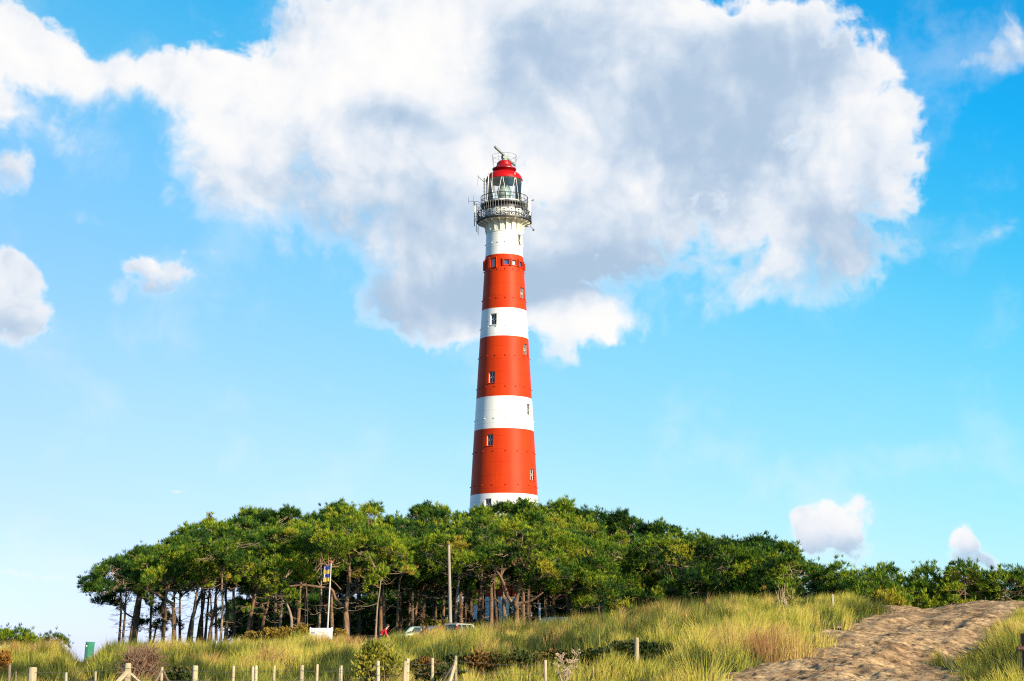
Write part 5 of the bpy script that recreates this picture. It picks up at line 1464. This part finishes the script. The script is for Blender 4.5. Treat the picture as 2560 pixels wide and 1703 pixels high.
# ----------------------------------------------------------------- bushes
def bush(name, px, top, wpx, d, leafmat, label, cat="bush", n=260, k=6, size=0.10, width=0.2, stems=16, tint=0.5, tvar=.15, stem_m="twig", group=None, seed=1, lob=5, upright=.6, depth=1.0, hmin=0.0):
    rng = np.random.default_rng(seed)
    q = at(px, top, d); z = g1(q.x, d); h = max(q.z - z, .25); a = wpx / 2 * d / F
    root = empty(name, (q.x, d, z)); tag(root, label, cat, group)
    # several uneven clumps
    cl = [(rng.uniform(-.6, .6) * a, rng.uniform(-.6, .6) * a * depth, h * rng.uniform(.35, .8), rng.uniform(.35, .6)) for _ in range(lob)] + [(0, 0, h * .72, .45)]
    P_, D_, T_ = [], [], []
    for (cx, cy, cz, f) in cl:
        m = n // len(cl)
        v = rng.normal(0, 1, (m, 3)); v /= np.linalg.norm(v, axis=1, keepdims=True); v *= rng.uniform(.45, 1.05, (m, 1))
        p = np.stack([cx + v[:, 0] * a * f * 1.1, cy + v[:, 1] * a * f * depth * 1.1, cz + v[:, 2] * min(h - cz, h * .4) * 1.05], 1)
        p[:, 2] = np.clip(p[:, 2], hmin * h + .03, None)
        P_.append(p); D_.append(v + np.array([0, 0, upright])); T_.append(np.full(m, tint + rng.normal(0, tvar)))
    P_, D_, T_ = np.concatenate(P_), np.concatenate(D_), np.concatenate(T_)
    T_ = np.clip(T_ + rng.normal(0, .10, len(T_)), 0, 1)
    if leafmat is not None:
        v, f, t = tuft_geo(P_, D_, np.full(len(P_), size) * rng.uniform(.7, 1.3, len(P_)), T_, k, rng, width)
        link("foliage", np_mesh("foliage", v, f, {"tint": t}), leafmat, root)
    j = rng.integers(0, len(P_), stems)
    p0 = np.stack([rng.normal(0, a * .18, stems), rng.normal(0, a * .18, stems), np.full(stems, -.05)], 1); p2 = P_[j]
    p1 = p0 * .4 + p2 * .6 + rng.normal(0, a * .10, (stems, 3)); p1[:, 2] = np.abs(p1[:, 2]) * .85
    q0, q1, q2, r0, r2 = [p0], [p1], [p2], [np.full(stems, .010)], [np.full(stems, .004)]
    for rep in range(3 if leafmat is None else 1):
        s0 = p1 + (p2 - p1) * rng.uniform(0, .9, (stems, 1)); e = s0 + (p2 - p1) * .5 + rng.normal(0, a * .22, (stems, 3)); e[:, 2] = np.clip(e[:, 2], .05, h * 1.05)
        q0.append(s0); q1.append((s0 + e) / 2 + rng.normal(0, a * .04, (stems, 3))); q2.append(e); r0.append(np.full(stems, .0055)); r2.append(np.full(stems, .003))
    v, f = stick_geo(*[np.concatenate(x) for x in (q0, q1, q2, r0, r2)])
    link("stem", np_mesh("stem", v, f), M[stem_m], root)
    return root
M["willow"] = leafy("willow_leaf", [(0, (0.05, 0.06, 0.01)), (.3, (0.14, 0.15, 0.02)), (.6, (0.34, 0.32, 0.045)), (.85, (.52, .44, .06)), (1, (.55, .36, .05))], .35)
M["russet"] = leafy("russet_leaf", [(0, (0.06, 0.03, 0.012)), (.4, (0.17, 0.075, 0.02)), (.7, (0.34, 0.15, 0.03)), (1, (.42, .25, .06))], .3)
M["bramble"] = leafy("bramble_leaf", [(0, (0.018, 0.034, 0.008)), (.4, (0.05, 0.075, 0.016)), (.7, (0.12, 0.10, 0.022)), (1, (.24, .12, .035))], .25)
M["scrub"] = leafy("scrub_leaf", [(0, (0.08, 0.05, 0.012)), (.4, (0.22, 0.15, 0.025)), (.7, (0.40, 0.26, 0.04)), (1, (.5, .36, .07))], .3)
M["redtwig"] = noisy("reddish_twig", [(0.3, (0.16, 0.085, 0.05)), (0.7, (0.36, 0.22, 0.14))], 8, 3, 0.9)
M["drystalk"] = noisy("dry_stalk", [(0.3, (0.30, 0.20, 0.13)), (0.7, (0.52, 0.38, 0.27))], 8, 3, 0.9)
bush("leafy_bush", 945, 1610, 118, 33.5, M["willow"], "yellow green leafy bush behind the fence posts in the middle of the foreground", n=1500, k=4, size=.085, width=.16, stems=60, tint=.52, tvar=.16, seed=2, lob=9)
bush("leafy_bush", 928, 1600, 30, 34.0, M["russet"], "narrow russet shoot rising out of the left side of the yellow green bush", "shrub", n=160, k=4, size=.07, width=.17, stems=14, tint=.6, seed=3, lob=3)
bush("bare_bush", 340, 1618, 130, 38, None, "bare reddish brown bush behind the braced fence post at the left", n=500, stems=420, stem_m="redtwig", seed=4, lob=9)
bush("russet_shrub", 8, 1632, 44, 42, M["russet"], "orange red shrub cut by the left edge of the view", "shrub", n=420, k=5, size=.09, width=.2, stems=20, tint=.8, seed=5)
bush("bramble_bush", 1580, 1608, 105, 47, M["bramble"], "dark green bramble just behind the lone round wooden post", n=900, k=5, size=.09, width=.28, stems=20, tint=.45, seed=6)
bush("bramble_bush", 1632, 1612, 80, 47.5, M["bramble"], "dark bramble just right of the lone round wooden post", n=500, k=5, size=.09, width=.28, stems=14, tint=.42, seed=7)
bush("bramble_bush", 1215, 1632, 110, 38, M["bramble"], "reddish dark bramble right of the double braced fence post", n=900, k=5, size=.08, width=.26, stems=24, tint=.72, seed=8)
bush("bramble_bush", 1500, 1628, 100, 44, M["bramble"], "low dark bramble left of the lone round wooden post, above the dry umbel plant", n=700, k=5, size=.09, width=.28, stems=16, tint=.35, seed=9)
bush("bramble_bush", 1440, 1606, 80, 52, M["bramble"], "small russet dark bramble up the slope from the dry umbel plant", n=500, k=5, size=.10, width=.26, stems=14, tint=.85, seed=19)
bush("bramble_bush", 450, 1668, 120, 33, M["bramble"], "low dark bramble between the thick fence post and the dark A brace", n=700, k=5, size=.07, width=.26, stems=16, tint=.6, seed=20)
bush("bramble_bush", 1090, 1672, 120, 33, M["bramble"], "dark green bramble behind the wires left of the double braced post", n=700, k=5, size=.07, width=.26, stems=16, tint=.4, seed=21)
for i, (px, top, w, d, tn, lab) in enumerate(((1140, 1640, 130, 41, .40, "dark green bramble in the dip behind the double braced fence post"), (1300, 1632, 150, 42, .50, "wide dark bramble in the dip right of the double braced fence post"), (1385, 1628, 110, 45, .62, "dark bramble with rusty leaves behind the last thin fence post"), (1530, 1640, 100, 41, .35, "dark green bramble in the dip just left of the lone round post"), (1680, 1625, 90, 46, .40, "dark bramble at the right end of the dip, well right of the lone post"), (1060, 1650, 110, 39, .75, "reddish low bramble behind the wires right of the yellow green bush"))):
    bush("bramble_bush", px, top, w, d, M["russet" if d == 33 else "bramble"], lab, n=1000, k=5, size=.085, width=.26, stems=26, tint=tn, seed=60 + i, lob=8)
bush("russet_shrub", 1600, 1526, 70, 73, M["russet"], "russet dry shrub on the crest below the hanging pine boughs", "shrub", n=600, k=5, size=.14, width=.14, stems=60, tint=.62, seed=10)
SC = "orange scrub at the foot of the pines"
for i, (px, top, w, tn, lab) in enumerate(((625, 1582, 60, .45, "leftmost low orange scrub, below the pine with a low tuft of needles"), (668, 1574, 70, .55, "orange scrub below the short brown leaning trunk"), (712, 1570, 64, .62, "orange yellow scrub left of the bowed pale trunk"), (752, 1566, 60, .5, "rusty scrub right behind the bowed pale trunk, touching the white board"), (846, 1578, 40, .6, "yellowish scrub between the white board and the big forked pine"))):
    bush("scrub_bush", px, top, w, 103, M["scrub"], lab, "bush", n=700, k=5, size=.17, width=.2, stems=40, tint=tn, group=SC, seed=30 + i)
bush("leafy_bush", 1078, 1549, 60, 131, M["willow"], "sunlit green bush behind the roofs of the parked cars", n=500, k=5, size=.2, width=.22, stems=20, tint=.45, seed=40)
bush("leafy_bush", 1108, 1553, 34, 130, M["willow"], "small sunlit bush at the foot of the tall bare pole", n=250, k=5, size=.2, width=.22, stems=12, tint=.5, seed=41)
# dry umbel plants
def umbel(px, top, d, label, spread, n=7, seed=1, leaves=False):
    rng = random.Random(seed); q = at(px, top, d); z = g1(q.x, d); h = max(q.z - z, .4)
    root = empty("dry_umbel_plant", (q.x, d, z)); tag(root, label, "plant")
    b = MB(); b.tube([(0, 0, -.05), (.01, 0, h * .4), (0, 0, h * .62)], [.012, .010, .008], 6); b.build("stem", M["drystalk"], root)
    for i in range(n):
        a = 2 * PI * i / n + rng.uniform(-.3, .3); z0 = h * rng.uniform(.25, .6); e = Vector((math.cos(a) * spread * rng.uniform(.5, 1), math.sin(a) * spread * rng.uniform(.5, 1), h * rng.uniform(.68, 1.0)))
        b = MB(); s0 = Vector((0, 0, z0)); b.tube([s0, s0.lerp(e, .5) + Vector((0, 0, -.03)), e], [.007, .006, .004], 5)
        for k in range(9):
            t_ = e + Vector((rng.uniform(-1, 1), rng.uniform(-1, 1), rng.uniform(.2, .8))) * .085; b.tube([e, t_], [.003, .002], 4); b.ball(t_, .011, 5, 4)
        b.build("umbel", M["drystalk"], root)
umbel(1418, 1628, 31, "pinkish dry umbel plant with spreading seed heads right of the last fence post", .24, 10, 3)
umbel(1408, 1668, 29.5, "small dry umbel plant low in front of the larger one", .16, 6, 5)
def stalks(px, top, w, d, label, n, seed, m="drystalk", leaf=False):
    rng = np.random.default_rng(seed); q = at(px, top, d); z = g1(q.x, d); h = max(q.z - z, .5)
    root = empty("dry_stalk_clump", (q.x, d, z)); tag(root, label, "plant")
    a = w / 2 * d / F
    p0 = np.stack([rng.normal(0, a * .4, n), rng.normal(0, .2, n), np.full(n, -.05)], 1); hh = h * rng.uniform(.55, 1, n)
    p2 = p0 + np.stack([rng.normal(-.05, a * .5, n), rng.normal(0, .15, n), hh], 1); p1 = (p0 + p2) / 2 + rng.normal(0, .03, (n, 3))
    v, f = stick_geo(p0, p1, p2, np.full(n, .016), np.full(n, .007)); link("stem", np_mesh("stem", v, f), M[m], root)
    if leaf:
        j = rng.integers(0, n, 120); u = rng.uniform(.3, .95, (120, 1)); P_ = p0[j] + (p2[j] - p0[j]) * u
        v, f, t = tuft_geo(P_, rng.normal(0, 1, (120, 3)), np.full(120, .13), np.full(120, .55), 3, rng, .22); link("foliage", np_mesh("foliage", v, f, {"tint": t}), M["willow"], root)
stalks(1958, 1452, 46, 69, "tall dry stalks standing above the grass crest near the low bushy pines", 12, 1)
stalks(1978, 1462, 26, 68, "thin leafy stalks with small yellow green leaves right of the tall dry stalks", 8, 2, leaf=True)
CLOUDK, EXPO = 0.545, 0.85
# ----------------------------------------------------------------- light and sky
w = bpy.data.worlds.new("World"); scene.world = w; w.use_nodes = True
nt = w.node_tree; N_ = nt.nodes; L_ = nt.links
bg = N_["Background"]; SKYK = 0.0785
bg.inputs["Strength"].default_value = SKYK
sky = N_.new("ShaderNodeTexSky"); sky.sky_type = 'NISHITA'; sky.sun_disc = False
sky.sun_elevation = SUN_EL; sky.altitude = 0; sky.air_density = 1.0; sky.dust_density = 0.3; sky.ozone_density = 2.5
sdir = Vector((math.sin(SUN_AZ) * math.cos(SUN_EL), -math.cos(SUN_AZ) * math.cos(SUN_EL), math.sin(SUN_EL)))
sky.sun_rotation = math.atan2(sdir.x, sdir.y)
sun = bpy.data.lights.new("sun", 'SUN'); sun.energy = 5.0; sun.angle = math.radians(0.5); sun.color = (1.0, 0.84, 0.60)
so = bpy.data.objects.new("sun", sun); COL.objects.link(so)
so.rotation_euler = (-sdir).to_track_quat('-Z', 'Y').to_euler(); so.location = (60, -60, 60)

def nd(t, **kw):
    n = N_.new(t)
    for k, v in kw.items(): setattr(n, k, v)
    return n
def plug(n, i, v):
    if hasattr(v, "is_output") or isinstance(v, bpy.types.NodeSocket): L_.new(v, n.inputs[i])
    elif v is not None: n.inputs[i].default_value = v
def math_(op, a, b=None, c=None, clamp=False):
    n = nd("ShaderNodeMath", operation=op, use_clamp=clamp)
    for i, v in enumerate((a, b, c)): plug(n, i, v)
    return n.outputs[0]
def vmath(op, a, b=None, c=None, out=0):
    n = nd("ShaderNodeVectorMath", operation=op)
    for i, v in enumerate((a, b, c)): plug(n, i, v)
    return n.outputs["Value"] if op in ('LENGTH', 'DOT_PRODUCT') else n.outputs[0]
def mixc(f, a, b, blend='MIX'):
    n = nd("ShaderNodeMix", data_type='RGBA', blend_type=blend)
    plug(n, "Factor", f); plug(n, "A", a); plug(n, "B", b)
    return n.outputs["Result"]
def smooth(v, a, b, c=0.0, d=1.0):
    n = nd("ShaderNodeMapRange", interpolation_type='SMOOTHSTEP')
    plug(n, 0, v); plug(n, 1, a); plug(n, 2, b); plug(n, 3, c); plug(n, 4, d)
    return n.outputs[0]
tc = nd("ShaderNodeTexCoord")
sx = nd("ShaderNodeSeparateXYZ"); L_.new(tc.outputs["Generated"], sx.inputs[0])
az = math_('ARCTAN2', sx.outputs[0], sx.outputs[1]); el = math_('ARCSINE', sx.outputs[2])
KQ = 4.3                                      # one unit of Q is about 1000 pixels of the photograph
cmb = nd("ShaderNodeCombineXYZ"); L_.new(az, cmb.inputs[0]); L_.new(el, cmb.inputs[1])
Q = vmath('SCALE', cmb.outputs[0]); Q.node.inputs["Scale"].default_value = KQ
def q_of(px, py):
    r = Vector(ray(px, py)).normalized()
    return (math.atan2(r.x, r.y) * KQ, math.asin(r.z) * KQ, 0.0)

def noise(vec, scale, detail, rough=0.55, lac=2.0, dist=0.0, typ=None):
    n = nd("ShaderNodeTexNoise"); n.noise_dimensions = '2D'
    if typ: n.noise_type = typ
    L_.new(vec, n.inputs["Vector"]); n.inputs["Scale"].default_value = scale; n.inputs["Detail"].default_value = detail
    n.inputs["Roughness"].default_value = rough; n.inputs["Lacunarity"].default_value = lac; n.inputs["Distortion"].default_value = dist
    return n
# gentle wind warp of the coordinates
wn = noise(Q, 2.6, 4, 0.5)
wv = vmath('SCALE', vmath('SUBTRACT', wn.outputs["Color"], (0.5, 0.5, 0.5))); wv.node.inputs["Scale"].default_value = 0.13
QW = vmath('ADD', Q, wv)

def blobs(vec, items):
    """Sum of soft ellipses: (px, py, rx, ry, weight) in photograph pixels at the photo's bearing and elevation."""
    tot = None
    for (px, py, rx, ry, wt) in items:
        c = q_of(px, py)
        d = vmath('SUBTRACT', vec, c)
        s_ = vmath('MULTIPLY', d, (1000.0 / rx, 1000.0 / ry, 0.0))
        l = vmath('LENGTH', s_)
        f = smooth(l, 1.35, 0.0, 0.0, wt)
        tot = f if tot is None else math_('ADD', tot, f)
    return tot
CL = [(1340, 745, 130, 95, .6), (900, 800, 210, 120, .36), (700, 560, 300, 120, .3), (1650, 790, 260, 80, .36), (1980, 730, 260, 80, .36), (480, 460, 150, 110, .34), (2270, 480, 90, 170, .3), (1250, 280, 640, 380, 1.0), (1780, 330, 430, 350, 1.0), (800, 230, 380, 240, .9), (555, 330, 170, 170, .9), (590, 500, 150, 90, .5), (720, 470, 240, 150, .6), (1040, 740, 180, 150, .95), (1420, 640, 340, 190, .95), (1180, 650, 220, 200, .8),
      (1450, 810, 160, 80, .9), (1380, 890, 70, 70, .7), (1000, 560, 260, 160, .6), (2000, 560, 250, 170, .8), (2180, 330, 175, 260, .9), (1960, 110, 240, 170, .9), (1000, 30, 400, 190, .9), (1500, 40, 380, 180, .9), (1860, 700, 120, 70, .5), (2120, 640, 110, 80, .5),
      (380, 190, 240, 85, .75), (210, 200, 170, 85, .75), (90, 100, 130, 130, .95), (10, 220, 90, 120, .7), (20, 60, 100, 100, .6),
      (-10, 330, 60, 120, .35), (165, 345, 140, 80, .56), (150, 300, 50, 40, .25), (230, 350, 60, 50, .25), (2420, 160, 110, 50, .34), (2520, 110, 95, 90, .62), (2560, 590, 120, 50, .5), (2440, 612, 90, 30, .40), (2290, 620, 100, 50, .28),
      (1700, 1335, 90, 30, .28), (350, 1250, 110, 14, .28), (220, 1390, 130, 20, .34), (80, 1440, 150, 14, .3), (60, 1510, 200, 12, .3), (440, 1240, 60, 9, .34), (200, 540, 90, 40, .3), (300, 560, 130, 30, .3), (520, 650, 70, 20, .22)]
# small cumulus: heaps of little puffs (px, py, radius, weight)
SM = [(2068, 1285, 32, .8), (1998, 1315, 32, .75), (2150, 1275, 34, .8), (2182, 1307, 30, .7), (2110, 1318, 42, .9), (2022, 1350, 42, .8), (2080, 1355, 46, .9), (2145, 1376, 38, .8), (2050, 1398, 44, .45), (2165, 1402, 32, .45), (2010, 1300, 24, .4),
      (2400, 1330, 24, .85), (2413, 1350, 28, .85), (2384, 1358, 25, .7), (2400, 1386, 36, .85), (2438, 1378, 21, .6), (2440, 1406, 32, .8), (2470, 1410, 24, .7), (2487, 1436, 24, .7), (2370, 1406, 32, .5), (2328, 1412, 26, .38), (2298, 1415, 20, .3),
      (8, 660, 42, .8), (60, 678, 34, .75), (92, 702, 24, .6), (20, 712, 58, .95), (78, 742, 46, .8), (30, 772, 62, .9), (98, 792, 36, .6), (60, 826, 46, .5), (8, 832, 52, .5), (-30, 740, 60, .8), (125, 835, 40, .3),
      (330, 668, 27, .75), (366, 662, 25, .7), (402, 684, 36, .8), (442, 690, 32, .7), (358, 700, 42, .8), (318, 726, 38, .42), (402, 722, 44, .48), (472, 698, 24, .45), (455, 642, 15, .4), (290, 745, 40, .25),
      (20, 398, 36, .8), (52, 425, 36, .8), (12, 440, 44, .85), (64, 398, 22, .5), (40, 465, 36, .4)]
QS = vmath('ADD', Q, vmath('MULTIPLY', wv, (0.4, 0.4, 0.0)))
smf = blobs(QS, [(a, b, r * 1.38, r * 1.26, w_ * .78) for a, b, r, w_ in SM])
field = math_('ADD', blobs(QW, CL), smf)
n1 = noise(QW, 3.2, 10, 0.60)
mp2 = nd("ShaderNodeTexVoronoi"); mp2.feature = 'F1'; mp2.voronoi_dimensions = '2D'; L_.new(QW, mp2.inputs["Vector"]); mp2.inputs["Scale"].default_value = 19.0; mp2.inputs["Detail"].default_value = 2.0
mp_ = nd("ShaderNodeTexVoronoi"); mp_.feature = 'F1'; mp_.voronoi_dimensions = '2D'; L_.new(QW, mp_.inputs["Vector"]); mp_.inputs["Scale"].default_value = 7.5; mp_.inputs["Detail"].default_value = 3.0; mp_.inputs["Roughness"].default_value = 0.55
n1s = noise(QW, 10.5, 6, 0.58)
puff = math_('ADD', math_('SUBTRACT', 0.55, mp_.outputs["Distance"]), math_('MULTIPLY', math_('SUBTRACT', 0.5, mp2.outputs["Distance"]), 0.30))
nz = math_('ADD', math_('MULTIPLY', math_('SUBTRACT', n1.outputs["Fac"], 0.5), 1.15), math_('ADD', math_('MULTIPLY', puff, 0.36), math_('MULTIPLY', math_('SUBTRACT', n1s.outputs["Fac"], 0.5), 1.15)))
dens = math_('ADD', field, math_('MULTIPLY', nz, math_('MINIMUM', math_('MULTIPLY_ADD', field, 2.0, 0.10), 1.0)))
SOFT = [(2090, 1350, 170, 120, .45), (2410, 1390, 130, 100, .45), (40, 780, 160, 130, .5), (30, 420, 110, 110, .7), (380, 710, 140, 70, .5), (560, 480, 380, 190, 1.0), (950, 640, 330, 260, 1.0), (330, 260, 330, 110, .8), (1850, 680, 330, 130, .9), (160, 350, 200, 120, 1.0), (400, 740, 200, 60, .9), (2480, 120, 160, 110, 1.0), (2450, 600, 260, 90, 1.0), (300, 560, 260, 60, 1.0), (2130, 620, 170, 200, .5), (1620, 760, 260, 90, .9), (30, 430, 90, 100, .5), (720, 40, 120, 80, .6), (1330, 920, 110, 60, .6), (2330, 1425, 140, 50, .8), (2080, 1420, 170, 50, .6)]
softness = math_('MINIMUM', blobs(Q, SOFT), 1.0)
n3s = noise(Q, 15.0, 6, 0.62)
dens = math_('ADD', dens, math_('MULTIPLY', math_('MULTIPLY', math_('SUBTRACT', n3s.outputs["Fac"], 0.52), 2.2), math_('MINIMUM', smf, 0.9)))
cover = smooth(dens, math_('MULTIPLY_ADD', softness, -0.08, 0.18), math_('MULTIPLY_ADD', softness, 0.55, 0.62))
cover = math_('MAXIMUM', cover, math_('MULTIPLY', smooth(math_('ADD', n1.outputs["Fac"], math_('MULTIPLY', field, 0.22)), 0.50, 0.80), 0.20))
# thickness shading: greyer where deep, whiter where the relief turns to the sun
GR = [(1960, 170, 240, 120, .95), (1830, 90, 150, 90, .5), (1250, 130, 170, 120, .55), (950, 290, 150, 60, .5), (1090, 310, 130, 60, .6), (1380, 690, 330, 90, 1.0), (1000, 770, 190, 110, .85), (1250, 740, 200, 90, .6), (1880, 470, 190, 160, .7), (1650, 400, 230, 170, .6), (1700, 250, 200, 150, .6),
      (1130, 540, 330, 130, .55), (2080, 620, 180, 150, .7), (1560, 620, 200, 110, .6), (1400, 180, 200, 140, .5), (1480, 90, 220, 120, .45), (720, 500, 240, 110, .35), (2200, 480, 110, 200, .35), (1900, 320, 140, 120, .5), (700, 30, 90, 50, .4), (2080, 1415, 160, 60, .9), (2420, 1425, 120, 45, .8), (20, 835, 130, 60, .5), (370, 740, 150, 36, .4), (20, 465, 90, 36, .3), (2530, 150, 110, 40, .5), (1430, 870, 120, 50, .4), (800, 620, 200, 90, .4)]
WH = [(1000, 130, 260, 160, .8), (620, 220, 300, 130, .6), (1450, 830, 190, 80, .9), (1925, 530, 90, 120, .55), (2220, 260, 100, 170, .5), (1780, 15, 260, 50, .7), (1340, 430, 150, 90, .55), (1170, 60, 90, 120, .6), (1560, 480, 160, 90, .4), (1200, 430, 120, 80, .4), (100, 150, 250, 160, .5), (2110, 1300, 130, 60, .5), (2410, 1340, 70, 50, .5), (560, 380, 160, 120, .3)]
grey = math_('SUBTRACT', blobs(QW, GR), blobs(QW, WH))
n2 = noise(QW, 4.2, 6, 0.52)
off = vmath('ADD', QW, (0.035, 0.022, 0.0))
n2b = noise(off, 4.2, 6, 0.52)
relief = math_('SUBTRACT', n2.outputs["Fac"], n2b.outputs["Fac"])
sh = math_('ADD', grey, math_('MULTIPLY', math_('SUBTRACT', n2.outputs["Fac"], 0.5), -0.25))
sh = math_('ADD', sh, math_('MULTIPLY', relief, -1.7))
sh = math_('ADD', sh, math_('MULTIPLY', puff, -0.34))
shade = smooth(sh, -0.84, 1.22)
shade = math_('MULTIPLY', shade, smooth(dens, 0.20, 0.75))
cr = nd("ShaderNodeValToRGB"); L_.new(shade, cr.inputs[0])
CRAMP = [(0, (1.03, 1.02, 1.005)), (.22, (.955, .965, .985)), (.5, (.80, .86, .945)), (.75, (.62, .73, .865)), (1, (.45, .59, .77))]
while len(cr.color_ramp.elements) < len(CRAMP): cr.color_ramp.elements.new(.5)
for e, (p, c) in zip(cr.color_ramp.elements, CRAMP):
    e.position = p; e.color = (*c, 1)
# clear sky: the Nishita sky graded to the photograph's saturated blue
tdeg = math_('ADD', math_('MULTIPLY', el, 57.2958), math_('MULTIPLY', math_('MINIMUM', math_('MAXIMUM', az, -0.4), 0.4), 18.0))
gr = nd("ShaderNodeValToRGB"); L_.new(math_('DIVIDE', math_('ADD', tdeg, 8.0), 60.0, clamp=True), gr.inputs[0])
GRADE = [(-8, (.80, .86, 1.25)), (0, (.86, .88, 1.12)), (5, (.94, 1.06, 1.05)), (9, (.85, 1.18, 1.22)), (13, (.72, 1.32, 1.36)), (16, (.50, 1.38, 1.42)), (19, (.25, 1.36, 1.52)), (23, (.07, 1.33, 1.70)), (30, (.07, 1.2, 1.6)), (50, (.6, 1.0, 1.2))]
while len(gr.color_ramp.elements) < len(GRADE): gr.color_ramp.elements.new(.5)
for e, (p, c) in zip(gr.color_ramp.elements, GRADE):
    e.position = (p + 8) / 60.0; e.color = (c[0] / 2, c[1] / 2, c[2] / 2, 1)
graded = vmath('SCALE', mixc(1.0, sky.outputs[0], gr.outputs[0], 'MULTIPLY')); graded.node.inputs["Scale"].default_value = 2.0
low = smooth(el, math.radians(7.0), math.radians(-0.5))
graded = mixc(low, graded, vmath('MULTIPLY', graded, (0.93, 1.0, 1.38)))
ccol = vmath('SCALE', cr.outputs[0]); ccol.node.inputs["Scale"].default_value = CLOUDK / SKYK
fin = mixc(cover, graded, ccol)
L_.new(fin, bg.inputs["Color"])
w.cycles.sampling_method = 'MANUAL'; w.cycles.sample_map_resolution = 512

vs_ = scene.view_settings
scene.display_settings.display_device = 'sRGB'
vs_.view_transform = 'Standard'; vs_.look = 'None'; vs_.exposure = EXPO; vs_.gamma = 1.0
cyc = scene.cycles
cyc.max_bounces = 8; cyc.diffuse_bounces = 3; cyc.transparent_max_bounces = 12; cyc.glossy_bounces = 3; cyc.transmission_bounces = 4
cyc.caustics_reflective = False; cyc.caustics_refractive = False
cyc.use_denoising = False
cyc.filter_width = 1.2
